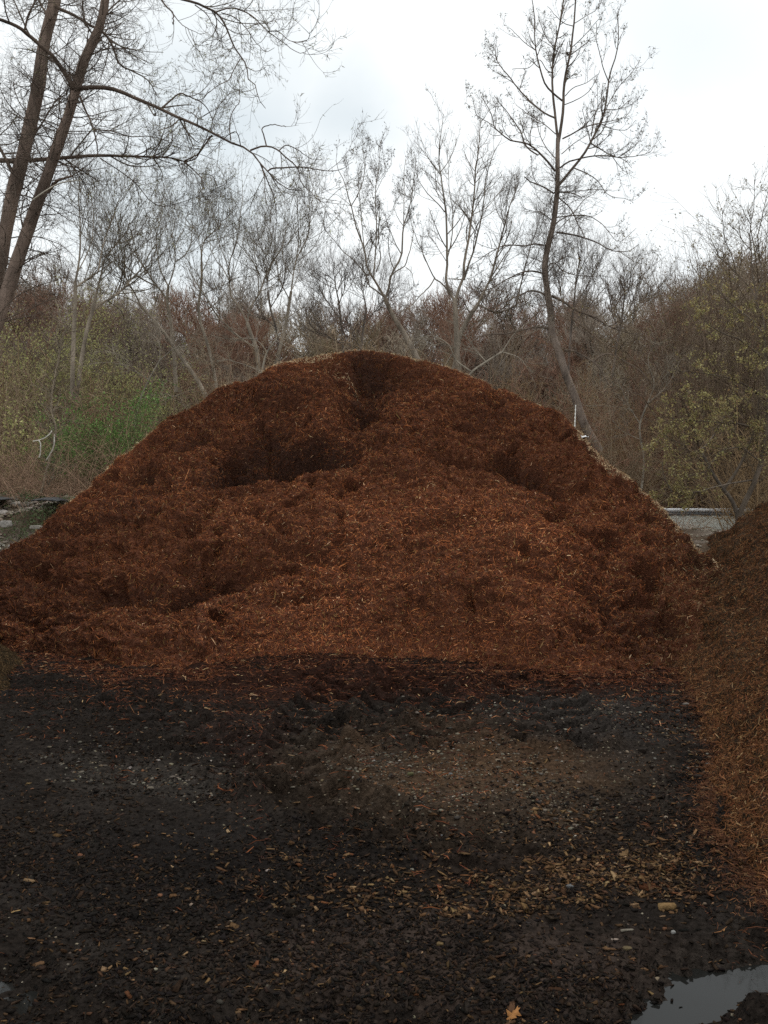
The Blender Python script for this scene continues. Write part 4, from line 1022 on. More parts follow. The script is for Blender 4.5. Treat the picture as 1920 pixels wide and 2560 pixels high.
GREY = (.15, .125, .10)
specs = [
 ('curving pale bare tree rising from behind the left shoulder of the pile', 26, [([(548, 1010), (540, 960), (531, 910), (515, 847), (500, 800), (496, 760), (499, 743), (504, 696), (504, 655)], 12, 7, 0)],
  [([(504, 655), (505, 625), (512, 600), (521, 590), (533, 580), (543, 574), (556, 545), (560, 510)], 5, 1.2, 0), ([(504, 650), (500, 610), (490, 580), (478, 560)], 4, 1.2, 0), ([(506, 680), (520, 650), (533, 620), (545, 600)], 3.6, 1.2, 1), ([(500, 740), (540, 720), (575, 703), (600, 690)], 3, 1.2, -1)]),
 ('bare tree leaning left with a long diagonal trunk at left of the pile', 25, [([(520, 1000), (493, 950), (455, 897), (421, 847), (405, 825), (380, 795), (352, 765)], 16, 8, 0)],
  [([(352, 765), (338, 735), (321, 706), (300, 670), (290, 640)], 6, 1.6, 0), ([(352, 765), (330, 750), (300, 738), (270, 720)], 4, 1.2, 0), ([(405, 825), (385, 838), (370, 840), (355, 860)], 3, 1.2, -1), ([(380, 795), (390, 750), (398, 720)], 4, 1.4, 1)]),
 ('dark-stemmed bare tree with a wide V fork left of the pile', 27, [([(440, 980), (436, 900), (430, 840), (427, 803), (418, 753), (419, 730), (421, 715)], 15, 8, 0)],
  [([(418, 753), (405, 730), (390, 712), (372, 685), (355, 662), (338, 630), (321, 605), (300, 585), (280, 570)], 6, 1.6, 0), ([(421, 715), (430, 690), (437, 662), (437, 624), (430, 590), (436, 560)], 5, 1.4, 0), ([(421, 716), (408, 690), (399, 668), (395, 640), (390, 600), (398, 560), (408, 520)], 5, 1.3, 1), ([(437, 655), (460, 640), (475, 615), (480, 570), (480, 530)], 4, 1.2, 0), ([(437, 655), (440, 610), (460, 570), (470, 530)], 3, 1.2, 1)]),
 ('bare tree with a boomerang bough crossing the V fork at left', 24, [([(190, 1000), (203, 905), (220, 815), (230, 780), (240, 742)], 16, 11, 0)],
  [([(240, 742), (246, 712), (252, 690), (258, 665), (263, 644), (285, 618), (300, 600), (318, 578), (325, 550)], 7, 1.8, 0), ([(226, 789), (240, 768), (260, 754), (280, 745), (298, 731), (315, 715), (327, 699), (345, 680), (359, 661), (375, 630), (390, 608)], 8, 1.6, 1), ([(263, 644), (250, 625), (235, 600), (218, 585)], 4, 1.4, 0), ([(252, 690), (275, 660), (300, 640), (320, 610)], 3.4, 1.2, 0)]),
 ('upright greyish bare tree between the leaning trunks and the left tangle', 23, [([(180, 1000), (182, 900), (185, 821), (188, 760), (188, 705)], 17, 10, 0)],
  [([(188, 705), (196, 665), (200, 633), (200, 590), (200, 560), (198, 520), (197, 488), (200, 450)], 7, 1.8, 0), ([(246, 679), (252, 640), (266, 586), (276, 560), (284, 540), (300, 500), (318, 470)], 5, 1.3, 1), ([(188, 720), (215, 700), (246, 679)], 6, 5, 1), ([(194, 680), (215, 640), (230, 600), (233, 540), (228, 480)], 4, 1.3, 0)]),
 ('bare tree with pale lower trunk touching the left crest of the pile', 25, [([(652, 1000), (647, 938), (640, 869), (625, 830), (618, 806)], 18, 11, 0)],
  [([(618, 806), (625, 770), (647, 737), (660, 700), (675, 668), (695, 635), (709, 609), (715, 570), (720, 540)], 7, 1.6, 0), ([(618, 806), (600, 770), (575, 735), (575, 703), (571, 668), (583, 630), (593, 602), (600, 540), (606, 493), (607, 460)], 6, 1.5, 1), ([(573, 700), (556, 670), (540, 650), (520, 600)], 4, 1.3, 0), ([(640, 869), (615, 855), (575, 822), (540, 785), (518, 750), (505, 725), (493, 712), (475, 680), (462, 656)], 6, 1.5, -1), ([(647, 737), (645, 690), (638, 650), (636, 600)], 4, 1.3, 1), ([(571, 668), (560, 640), (548, 610), (545, 560)], 3, 1.2, 0)]),
 ('straight pale bare tree just left of the pile summit', 26, [([(660, 980), (687, 919), (700, 870), (709, 837), (718, 790), (728, 728)], 15, 8, 0)],
  [([(728, 728), (733, 690), (741, 649), (755, 620), (769, 593), (775, 560), (778, 533), (780, 486), (781, 470)], 5, 1.3, 0), ([(741, 649), (746, 610), (745, 560), (742, 500), (738, 480)], 4, 1.2, 0), ([(728, 728), (745, 690), (752, 655)], 3, 1.2, 1), ([(724, 750), (700, 700), (690, 640), (684, 600), (664, 560)], 4, 1.2, -1), ([(733, 690), (712, 660), (706, 600), (712, 560)], 3, 1.1, 0)]),
 ('dark thin bare tree with fine upswept crown behind the pale trunks left of summit', 31, [([(700, 960), (698, 880), (690, 820), (676, 770), (670, 730)], 9, 6, 0)],
  [([(670, 730), (668, 690), (660, 650), (655, 610)], 4, 1.4, 0), ([(676, 770), (700, 730), (716, 690)], 4, 1.4, 0), ([(690, 820), (660, 790), (640, 760)], 4, 1.4, 0)]),
 ('dark bare tree with dense fine crown directly left of the dark-budded tree', 34, [([(862, 960), (858, 880), (852, 800), (846, 750)], 9, 6, 0)],
  [([(846, 750), (838, 710), (834, 680), (836, 655)], 5, 1.6, 0), ([(852, 800), (830, 770), (806, 735), (790, 710)], 4, 1.5, 0), ([(848, 760), (862, 720), (872, 690)], 4, 1.5, 0), ([(855, 860), (820, 840), (790, 800), (775, 770)], 4, 1.4, 0)]),
 ('dark bare tree whose trunk shows between the two pale forked trees at centre', 34, [([(895, 960), (902, 880), (910, 810), (916, 770)], 9, 6, 0)],
  [([(916, 770), (905, 720), (903, 690)], 4, 1.5, 0), ([(910, 810), (940, 775), (960, 750), (985, 720)], 4, 1.5, 0), ([(902, 870), (880, 830), (868, 800)], 4, 1.5, 0)]),
 ('fan-shaped bare tree on the skyline right of the tallest tree', 40, [([(1528, 960), (1540, 880), (1552, 810), (1558, 770)], 8, 6, 0)],
  [([(1558, 770), (1562, 730), (1560, 690), (1565, 665)], 4.5, 1.6, 0), ([(1552, 810), (1575, 770), (1592, 720), (1605, 680)], 4, 1.4, 0), ([(1548, 830), (1530, 780), (1522, 730), (1515, 700)], 4, 1.4, 0), ([(1558, 800), (1610, 760), (1640, 730), (1660, 700)], 3, 1.3, 0)]),
 ('bare tree with thin crown behind the lower limbs of the tallest tree', 33, [([(1420, 960), (1425, 860), (1430, 800), (1436, 750)], 9, 6, 0)],
  [([(1436, 750), (1440, 700), (1450, 650), (1455, 610)], 4.5, 1.5, 0), ([(1430, 800), (1405, 750), (1398, 700), (1400, 640)], 4, 1.5, 0), ([(1434, 770), (1465, 720), (1490, 670), (1500, 640)], 4, 1.4, 0), ([(1430, 810), (1470, 770), (1510, 720)], 4, 1.4, 0)]),
]
for k, (lab, D, tr, lb) in enumerate(specs):
    bx = tr[0][0][0][0]
    dark = D > 30
    left = bx < 500
    mid_tree('bare_tree', lab, D, tr, lb, gb(bx, D), nums=(60, 420, 1300) if not dark else (80, 650, 1600), wood=GREY if not dark else (.085, .07, .06), tw=(.10, .083, .064) if not dark else (.08, .065, .055),
             bud=600 if not dark else 0, budc=[(.17, .17, .08), (.10, .09, .05), (.07, .05, .04)] if left else [(.06, .05, .035), (.13, .12, .06)], hgt=3, ln=((.9, 2.6), (.45, 1.2), (.15, .6)), budsz=.05)

LOW = [
 ('low twisted bare tree with pale grey limbs crossing the wood right of the summit', 23, [([(1150, 1000), (1180, 930), (1215, 905), (1255, 880)], 10, 5, 0)], [([(1180, 930), (1140, 900), (1120, 860), (1080, 840), (1030, 850)], 5, 2, 0), ([(1255, 880), (1290, 830), (1330, 800)], 4, 1.5, 0), ([(1130, 885), (1110, 920), (1095, 960)], 3, 2, 0), ([(1215, 905), (1180, 860), (1165, 820)], 3.4, 1.3, 0), ([(1255, 880), (1290, 890), (1330, 930)], 3, 1.2, 0)]),
 ('low bare tree sending pale crooked limbs over the left slope of the pile', 23, [([(640, 1010), (655, 930), (668, 880), (690, 850)], 9, 5, 0)], [([(668, 880), (640, 850), (610, 845), (590, 850)], 3.6, 1.3, 0), ([(690, 850), (720, 870), (760, 905)], 3, 1.2, 0), ([(690, 850), (700, 810), (740, 780), (770, 760)], 3.4, 1.3, 0), ([(655, 930), (620, 915), (560, 900), (520, 910)], 3.4, 1.2, 0), ([(640, 850), (645, 800), (642, 790)], 2.6, 1, 0)]),
 ('small bare tree with drooping pale branches between green bush and pile', 22, [([(330, 1120), (350, 1000), (372, 950), (400, 900)], 8, 4, 0)], [([(372, 950), (330, 920), (300, 890), (280, 880)], 3.2, 1.2, 0), ([(400, 900), (440, 870), (480, 865)], 3.2, 1.2, 0), ([(400, 900), (395, 850), (370, 830)], 3, 1.2, 0), ([(350, 1000), (400, 985), (440, 990)], 3, 1.2, 0)]),
 ('dark crooked bare tree against the wood just left of the right maple', 24, [([(1600, 1250), (1610, 1150), (1600, 1060), (1618, 1010)], 9, 5, 0)], [([(1618, 1010), (1635, 960), (1620, 900), (1640, 850)], 4, 1.4, 0), ([(1600, 1060), (1570, 1010), (1550, 960)], 3.5, 1.3, 0), ([(1605, 1100), (1560, 1080), (1530, 1050)], 3, 1.2, 0), ([(1618, 1010), (1670, 960), (1700, 900)], 3.6, 1.3, 0)]),
]
for lab, D, tr, lb in LOW:
    mid_tree('bare_tree', lab, D, tr, lb, gb(tr[0][0][0][0], D), nums=(40, 260, 500), wood=(.16, .14, .115), tw=(.15, .13, .105), bud=0, ln=((.5, 1.6), (.25, .8), (.1, .4)), up=.15)

# ------------------------------------------------------------------ slender sapling with stripped white wood (left)
g_ = Geo(); D = 16.5
Ps_, Rs_ = traced([([(101, 1240), (110, 1205), (121, 1158), (130, 1130), (136, 1112), (139, 1066), (129, 1031), (129, 993), (136, 950), (146, 900), (152, 860), (160, 830)], 6, 4, D, D), ([(101, 1240), (125, 1205), (140, 1180), (160, 1165)], 3, 1.5, D, D), ([(150, 880), (140, 840), (150, 790), (135, 740)], 3, 1.5, D, D)], 20)
gt = Geo(); gt.tubes(Ps_, Rs_, 7, (.17, .14, .105), 0)
gc = Geo(); a1, r1 = spawn(Ps_, Rs_, 90, (20, 70), (.2, .8), 7, .2, .3, rmax=.008, rmin=.004); gc.tubes(a1, r1, 3, (.13, .11, .085)); a2, r2 = spawn(a1, r1, 400, (20, 70), (.1, .4), 5, .2, .3, rmax=.004, rmin=.003); gc.tubes(a2, r2, 3, (.12, .10, .08))
gw = Geo(); Pw, Rw = traced([([(130, 1077), (125, 1084), (116, 1092), (98, 1100), (82, 1103)], 3.4, 2, D - .2, D - .5), ([(97, 1101), (101, 1108), (101, 1121), (101, 1133), (98, 1144)], 3.6, 2.6, D - .45, D - .5), ([(136, 1085), (133, 1120), (122, 1140), (115, 1151)], 3.2, 2.4, D - .1, D - .2)], 12); gw.tubes(Pw, Rw, 6, (.36, .34, .31), 0)
thing_from('sapling', 'thin crooked sapling with stripped white twigs at left of the green bush', 'sapling', tuple(Ps_[0, 0]), [('trunk', gt, M_bark), ('crown', gc, M_bark), ('broken_branch', gw, M_bark)])

# ------------------------------------------------------------------ shrubs
def shrub(name, label, cat, px_, D, z0, hgt, rad, nst, nums, wood, leafn, leafs, lcols, lw, sp=.05, cl=1, trop=.35, group=None, stemr=.012, ang=35):
    gt, gc, gl = Geo(), Geo(), Geo()
    bx = (px_ - 960) / F * D
    P0 = np.stack([bx + rnd.normal(size=nst) * rad * .25, D + rnd.normal(size=nst) * rad * .25, np.full(nst, z0 - .05)], -1)
    a = rnd.uniform(0, 6.28, nst); e = np.radians(rnd.uniform(4, ang, nst))
    Dd = np.stack([np.cos(a) * np.sin(e), np.sin(a) * np.sin(e), np.cos(e)], -1)
    Pt, Rt = grow(P0, Dd, hgt * rnd.uniform(.6, 1.1, nst), np.full(nst, stemr) * rnd.uniform(.6, 1.3, nst), 12, .10, .12)
    gt.tubes(Pt, Rt, 5, wood)
    P1, R1 = spawn(Pt, Rt, nums[0], (20, 65), (.25 * hgt, .55 * hgt), 8, .14, trop, rmax=.012, rmin=.004, tmin=.15); gc.tubes(P1, R1, 3, wood)
    P2, R2 = spawn(P1, R1, nums[1], (20, 70), (.08 * hgt, .25 * hgt), 5, .18, trop, rmax=.006, rmin=.003); gc.tubes(P2, R2, 3, wood)
    parts = [('stems', gt, M_bark), ('crown', gc, M_bark)]
    if leafn:
        leaves(gl, P2, leafn, leafs, lcols, lw, sp, cl); parts.append(('leaves', gl, M_leaf))
    return thing_from(name, label, cat, (bx, D, z0), parts, group)
GR = [(.12, .21, .055), (.19, .29, .085), (.085, .14, .045)]
YG = [(.36, .35, .14), (.28, .27, .11), (.44, .41, .18)]
def tz(px_, D): return float(gz(np.array([(px_ - 960) / F * D]), np.array([float(D)]))[0])
shrub('green_bush', 'fresh green leafy bush behind the left shoulder of the pile', 'bush', 262, 18.5, tz(262, 18.5) - .1, 1.85, 1.3, 26, (170, 1500), (.09, .075, .05), 11000, .05, GR, [.45, .3, .25], .09, ang=50)
shrub('green_bush', 'small green bush nearer the left edge beside the larger green bush', 'bush', 175, 19.2, tz(175, 19.2) - .1, 1.5, .5, 14, (80, 700), (.09, .075, .05), 5000, .045, GR, [.4, .3, .3], .05)
ysh = [(40, 24, 5.2), (120, 26, 5.6), (215, 24.5, 4.9), (300, 27, 5.6), (345, 25, 4.2), (20, 29, 7.5), (150, 31, 7.2), (260, 33, 7.6), (400, 30, 4.8), (80, 21, 3.2), (330, 21.5, 2.6)]
for k, (a, D, h) in enumerate(ysh):
    shrub('budding_shrub', 'tall shrub misted with tiny yellow-green leaves in the left thicket', 'shrub', a, D, 0, h, 1.3, 15, (120, 1200), (.09, .072, .052), 6200, .065, YG, [.5, .35, .15], .09, group='budding shrubs of the left thicket', stemr=.02, ang=24)

# maple on the right with flower clusters
D = 18.
TM = [([(1846, 1330), (1840, 1275), (1822, 1240), (1809, 1224), (1792, 1200), (1777, 1177), (1765, 1150), (1750, 1126)], 12, 6, D, D)]
LM = [([(1750, 1126), (1738, 1085), (1726, 1050), (1715, 1020), (1695, 985)], 5, 2, D, D - .8), ([(1750, 1126), (1768, 1110), (1790, 1080), (1812, 1040)], 5, 2, D, D + .8), ([(1777, 1177), (1740, 1140), (1700, 1110), (1660, 1085)], 4, 1.5, D, D - 1), ([(1809, 1224), (1840, 1180), (1870, 1120), (1890, 1060), (1900, 990)], 8, 4, D, D),
      ([(1846, 1290), (1895, 1180), (1915, 1080), (1918, 960), (1912, 860), (1905, 780)], 14, 5, D, D - .5), ([(1905, 790), (1895, 768), (1890, 740), (1903, 705), (1900, 640), (1895, 587), (1905, 540), (1915, 509), (1922, 480)], 4, 1.2, D, D), ([(1895, 780), (1876, 721), (1858, 700), (1840, 682), (1820, 662), (1805, 650), (1787, 619), (1777, 599), (1775, 585)], 4, 1.1, D, D + .5),
      ([(1891, 735), (1880, 680), (1878, 627), (1876, 560), (1884, 520), (1887, 490), (1886, 450)], 3.6, 1.1, D, D), ([(1840, 682), (1830, 640), (1812, 600), (1808, 560), (1807, 520)], 2.6, 1, D + .3, D), ([(1878, 627), (1855, 600), (1835, 570), (1822, 560)], 2.2, 1, D, D), ([(1880, 800), (1830, 760), (1789, 721), (1754, 693), (1734, 670), (1722, 642)], 3.6, 1.1, D, D + 1),
      ([(1742, 680), (1745, 655), (1744, 628)], 1.6, .9, D + .8, D + .8), ([(1876, 560), (1862, 535), (1850, 510)], 2, .9, D, D), ([(1900, 640), (1915, 600), (1925, 560)], 2, 1, D, D),
      ([(1915, 1000), (1860, 960), (1800, 940), (1730, 930), (1690, 925)], 5, 1.4, D, D - 1), ([(1912, 900), (1850, 850), (1800, 830), (1760, 800), (1740, 770)], 5, 1.4, D, D - .6), ([(1905, 830), (1870, 790), (1820, 770), (1790, 760)], 4, 1.2, D, D + .6), ([(1917, 1080), (1850, 1060), (1790, 1055), (1700, 1048), (1650, 1040)], 5, 1.4, D, D - .6),
      ([(1880, 1200), (1820, 1210), (1760, 1225), (1700, 1240), (1680, 1262)], 5, 1.6, D, D - 1), ([(1895, 1150), (1850, 1120), (1800, 1130), (1760, 1180), (1700, 1190)], 4, 1.3, D, D - .8), ([(1917, 960), (1945, 860), (1960, 760), (1965, 640)], 6, 2, D, D), ([(1680, 1230), (1660, 1190), (1655, 1150)], 3, 1.2, D - .9, D - .6)]
gt, gc, gl = Geo(), Geo(), Geo()
Pt, Rt = traced(TM, 20); gt.tubes(Pt, Rt, 10, (.06, .05, .042), 0); Pl, Rl = traced(LM, 18, .01); gc.tubes(Pl, Rl, 6, (.075, .06, .048))
a1, r1 = spawn(Pl, Rl, 420, (20, 60), (.35, 1.2), 8, .1, .3, rmax=.01, rmin=.004); gc.tubes(a1, r1, 3, (.09, .07, .05))
a2, r2 = spawn(a1, r1, 1500, (20, 60), (.12, .45), 5, .13, .3, rmax=.005, rmin=.003); gc.tubes(a2, r2, 3, (.09, .07, .05))
MC = [(.34, .29, .12), (.25, .21, .09), (.24, .15, .08), (.44, .40, .19)]
low = a2[a2[:, 0, 2] < 5.6]
leaves(gl, low, 9500, .045, MC, [.4, .3, .15, .15], .034, 15)
leaves(gl, a2, 2600, .03, MC, [.3, .3, .3, .1], .012, 3)
thing_from('maple_tree', 'young maple with yellow-green flower clusters at the right edge', 'tree', tuple(Pt[0, 0]), [('trunk', gt, M_bark), ('crown', gc, M_bark), ('blossom', gl, M_leaf)])
for a, D, h, w_ in [(1760, 24, 7.4, 1.6), (1860, 25, 8.2, 1.8), (1930, 23, 7.5, 1.5), (1820, 29, 9, 1.8), (1900, 31, 10.5, 2.0)]:
    shrub('budding_tree', 'loose small tree with olive yellow buds in the right thicket', 'tree', a, D, 0, h, w_, 11, (140, 1300), (.085, .062, .045), 2200, .055, [(.22, .18, .085), (.17, .13, .065), (.19, .12, .065)], [.5, .3, .2], .08, cl=3, group='budding small trees at right', stemr=.03, ang=20)

# ------------------------------------------------------------------ the wood behind: variants copied
def forest_variant(H, wood, tw, nums, spread, up, K1=10):
    gt, gc = Geo(), Geo()
    P0 = np.array([[0, 0, -.2]]); Dd = nrm(np.array([[rnd.normal() * .08, rnd.normal() * .08, 1.]]))
    Pt, Rt = grow(P0, Dd, np.array([H * .92]), np.array([.013 * H + .03]), 16, .035, .05, rend=.12)
    gt.tubes(Pt, Rt, 7, wood, 0)
    P1, R1 = spawn(Pt, Rt, nums[0], (25, 60), (.26 * H * spread, .45 * H * spread), 10, .08, up, rfac=.55, rmax=.09, rmin=.03, tmin=.12, taper=.62, rend=.25); gc.tubes(P1, R1, 5, wood)
    P2, R2 = spawn(P1, R1, nums[1], (20, 60), (.08 * H, .2 * H), 7, .12, up, rfac=.55, rmax=.03, rmin=.011, taper=.5); gc.tubes(P2, R2, 3, tw)
    P3_, R3 = spawn(P2, R2, nums[2], (20, 60), (.035 * H, .10 * H), 5, .14, up, rfac=.6, rmax=.016, rmin=.011, taper=.3); gc.tubes(P3_, R3, 3, tw)
    P4, R4 = spawn(P3_, R3, nums[3], (20, 60), (.02 * H, .055 * H), 3, .12, up, rfac=.7, rmax=.010, rmin=.007, taper=.2); gc.tubes(P4, R4, 3, tw)
    return gt.mesh('trunk', M_bark), gc.mesh('crown', M_twig)
cols_ = [(.140, .122, .108), (.105, .066, .052), (.120, .102, .072), (.058, .046, .040), (.17, .15, .125), (.085, .070, .062), (.125, .078, .060)]
variants = []
for k in range(8):
    c_ = cols_[k % 7]
    variants.append(forest_variant(10., tuple(v * (.38 if k % 2 else 1.0) for v in c_), c_, (24, 210, 1100, 2300), rnd.uniform(.75, 1.1), rnd.uniform(.25, .6)))
SKY = [(-200, 690), (0, 700), (300, 720), (440, 760), (520, 735), (640, 745), (740, 752), (860, 770), (1000, 770), (1100, 750), (1250, 760), (1350, 755), (1500, 752), (1600, 745), (1700, 705), (1800, 690), (1920, 680), (2200, 670)]
SKY = np.array(SKY, float)
NT = 285
bands = [(33, 42, 50), (42, 56, 75), (56, 75, 85), (75, 100, 75)]
for (ya, yb, cnt) in bands:
    for k in range(cnt):
        D = rnd.uniform(ya, yb)
        pxx = -120 + (2160) * (k + rnd.random()) / cnt
        if D < 42 and 1480 < pxx < 1700 and rnd.random() < .3: continue
        sk = np.interp(pxx, SKY[:, 0], SKY[:, 1])
        x = (pxx - 960) / F * D
        z0 = float(gz(np.array([x]), np.array([D]))[0])
        ztop = CAMZ + (1240 - sk) / F * D
        h = (ztop - z0) * rnd.uniform(.70, 1.02) * (.86 if D < 42 else 1)
        if D < 42: h *= rnd.uniform(.55, 1)
        h = max(h, 3.0)
        vt, vc = variants[rnd.integers(0, 8)]
        r = empty('woodland_tree', (x, D, z0)); sc = h / 10.
        r.scale = (sc * rnd.uniform(.95, 1.25), sc * rnd.uniform(.95, 1.25), sc); r.rotation_euler = (0, 0, rnd.uniform(0, 6.28))
        tag(r, 'bare brown tree in the dense leafless wood behind the piles', 'tree', 'bare trees of the wood')
        link_mesh('trunk', vt, r); link_mesh('crown', vc, r)

# bare shrubs in front of the wood
def bare_shrub_variant(H, c_):
    g_ = Geo(); nst = 22
    P0 = np.stack([rnd.normal(size=nst) * .25, rnd.normal(size=nst) * .25, np.full(nst, -.1)], -1); a = rnd.uniform(0, 6.28, nst); e = np.radians(rnd.uniform(4, 38, nst))
    Dd = np.stack([np.cos(a) * np.sin(e), np.sin(a) * np.sin(e), np.cos(e)], -1)
    Pt, Rt = grow(P0, Dd, H * rnd.uniform(.6, 1.1, nst), np.full(nst, .018), 10, .12, .05); g_.tubes(Pt, Rt, 4, c_)
    P1, R1 = spawn(Pt, Rt, 260, (20, 70), (.2 * H, .45 * H), 7, .16, .2, rmax=.011, rmin=.006); g_.tubes(P1, R1, 3, c_)
    P2, R2 = spawn(P1, R1, 1300, (20, 75), (.08 * H, .26 * H), 6, .16, .15, rmax=.008, rmin=.005); g_.tubes(P2, R2, 3, c_)
    return g_.mesh('bare_shrub', M_twig)
sv = [bare_shrub_variant(4., c_) for c_ in [(.125, .075, .058), (.10, .08, .06), (.15, .12, .09), (.07, .052, .044), (.13, .095, .06)]]
for k in range(130):
    D = rnd.uniform(20.5, 34) if k % 3 else rnd.uniform(34, 46); pxx = -80 + 2080 * rnd.random()
    if 1560 < pxx < 1860 and D < 33: continue
    x = (pxx - 960) / F * D
    o = link_mesh('bare_shrub', sv[rnd.integers(0, 5)]); sc = rnd.uniform(.6, 1.15) * (1.0 + (D - 20) * .022)
    o.location = (x, D, float(gz(np.array([x]), np.array([D]))[0])); o.scale = (sc, sc, sc * rnd.uniform(.9, 1.2)); o.rotation_euler = (0, 0, rnd.uniform(0, 6.28))
    tag(o, 'leafless reddish brown shrub at the front of the wood behind the piles', 'shrub', 'bare shrubs before the wood')

# brambles and dead stalks along the bank (stuff)
g_ = Geo()
nb = 2600
u_ = np.where(rnd.random(nb) < .55, rnd.uniform(-60, 420, nb), rnd.uniform(1560, 1760, nb)); Dn = rnd.uniform(15.6, 21, nb)
rt_ = u_ > 1000; Dn[rt_] = rnd.uniform(17.2, 20, rt_.sum())
x = (u_ - 960) / F * Dn; z = gz(x, Dn)
e = np.radians(rnd.uniform(5, 75, nb)); a = rnd.uniform(0, 6.28, nb)
Dd = np.stack([np.cos(a) * np.sin(e), np.sin(a) * np.sin(e), np.cos(e)], -1)
Lb = np.where(rt_, rnd.uniform(.15, .5, nb), rnd.uniform(.4, 2.0, nb))
Pb_, Rb_ = grow(np.stack([x, Dn, z], -1), Dd, Lb, np.full(nb, .004), 9, .14, -.5, rend=.5)
g_.tubes(Pb_[~rt_ | (np.arange(nb) % 3 == 0)], Rb_[~rt_ | (np.arange(nb) % 3 == 0)], 3, (.15, .105, .08), .4)
Pc_, Rc_ = spawn(Pb_, Rb_, 7000, (20, 80), (.08, .38), 5, .2, -.1, rmax=.0025, rmin=.0018, wpow=1.6); g_.tubes(Pc_, Rc_, 3, (.15, .11, .085), .4)
o = link_mesh('undergrowth', g_.mesh('undergrowth', M_twig)); tag(o, 'tangle of dead brambles and stalks along the bank', kind='stuff')
g_ = Geo()
nb = 2600; u_ = rnd.uniform(10, 190, nb); Dn = rnd.uniform(14.6, 16.2, nb); x = (u_ - 960) / F * Dn
pz = np.stack([x, Dn, 0 * x], -1); kk = gnoise(pz, 1.5, 160) > -.05; x, Dn = x[kk], Dn[kk]; nb = len(x)
Pq = np.stack([x, Dn, gz(x, Dn) + .02], -1); Pq = np.stack([Pq, Pq + [0, 0, .12]], 1)
leaves(g_, Pq, 2600, .04, [(.10, .14, .06), (.14, .17, .09), (.12, .11, .06)], [.4, .3, .3], .04)
o = link_mesh('weeds', g_.mesh('weeds', M_leaf)); tag(o, 'low green weeds on the rubble bank', kind='stuff')

# rubble on the left bank and pale stones on the right gap
n = 6500
u_ = np.concatenate([rnd.uniform(-60, 190, 6000), rnd.uniform(1680, 1800, 500)]); Dn = np.concatenate([rnd.uniform(12.6, 16.3, 6000), rnd.uniform(14.6, 17, 500)])
x = (u_ - 960) / F * Dn; pz = np.stack([x, Dn, 0 * x], -1); Ss = rnd.gamma(1.6, .013, n) + .008; Ss[u_ > 1000] *= .45
kk = (gnoise(pz, .9, 165) > -.35); x, Dn, Ss = x[kk], Dn[kk], Ss[kk]
Vc, Fc, Cc = stones_np(np.stack([x, Dn, gz(x, Dn) + Ss * .2], -1), Ss, .5, palette(len(x), [(.30, .26, .21), (.21, .17, .13), (.42, .38, .33), (.14, .11, .08)], [.35, .35, .1, .2]))
o = mesh_np('rubble', Vc, None, Fc, mat=M_stone, colr=Cc); tag(o, 'broken grey rubble on the earth bank', kind='stuff')
# boulder chunks and black sheeting on the bank
def boulder(px_, py_, D, S, cl, label, sc=(1, 1, 1), name='rock', cat='rock'):
    V = ICO3 * (1 + .3 * gnoise(ICO3 + px_, 1.0, 170)[:, None] + .1 * gnoise(ICO3 + px_, 2.7, 171)[:, None]); V = np.clip(V, -.72, .72) * S * .8 * np.array(sc)
    o = mesh_np(name, V, None, ICF3, mat=M_stone, colr=np.tile(cl, (len(V), 1))); p = at(px_, py_, D); o.location = tuple(float(v) for v in p); tag(o, label, cat)
boulder(10, 1243, 16.2, .13, (.17, .13, .10), 'brown boulder on top of the bank at the left edge', (1.3, 1, .7))
boulder(15, 1310, 14.6, .11, (.30, .28, .26), 'angular pale grey rock on the rubble slope', (1.2, 1, .8))
boulder(30, 1366, 12.9, .06, (.36, .34, .31), 'small pale rock half buried at the left edge of the big pile', (1.2, 1, .6))
boulder(90, 1318, 14.2, .09, (.26, .24, .21), 'flat grey rock lying in the middle of the rubble slope', (1.6, 1, .5))
m = bpy.data.materials.new('black_plastic'); m.use_nodes = True; bs = m.node_tree.nodes['Principled BSDF']; bs.inputs['Base Color'].default_value = (.012, .012, .013, 1); bs.inputs['Roughness'].default_value = .5
def crumple(px0, px1, py_, D, name, label, hh, matl, cat, seed=0):
    nu, nv = 50, 26; uu, vv = np.meshgrid(np.linspace(0, 1, nu), np.linspace(-1, 1, nv), indexing='ij')
    X0 = (px0 - 960) / F * D; X1 = (px1 - 960) / F * D
    x = X0 + (X1 - X0) * uu; y = D + .28 * vv + .1 * np.sin(5 * uu)
    zc = at((px0 + px1) / 2, py_, D)[2]
    z = zc - hh + hh * np.sqrt(np.clip(1 - vv ** 2, 0, 1)) * np.sqrt(np.clip(np.sin(np.pi * uu), 0, 1)) * 1.6
    Q = np.stack([x, y, z], -1); Q[..., 2] += hh * .35 * gnoise(Q, 5, 180 + seed) + hh * .2 * np.abs(gnoise(Q, 13, 181)); Q[..., 1] += .04 * gnoise(Q, 7, 182)
    o = mesh_np(name, Q.reshape(-1, 3) - Q[0, 0], grid_faces(nu, nv)[:, ::-1], mat=matl, smooth=True); o.location = tuple(float(v) for v in Q[0, 0])
    md = o.modifiers.new('t', 'SOLIDIFY'); md.thickness = .01
    tag(o, label, cat)
crumple(92, 165, 1248, 15.4, 'plastic_sheet', 'crumpled black plastic sheet on the bank below the green bush', .03, m, 'plastic sheet')
crumple(-40, 28, 1246, 15.6, 'plastic_sheet', 'piece of black sheeting under the boulder at the left edge', .025, m, 'plastic sheet', 5)

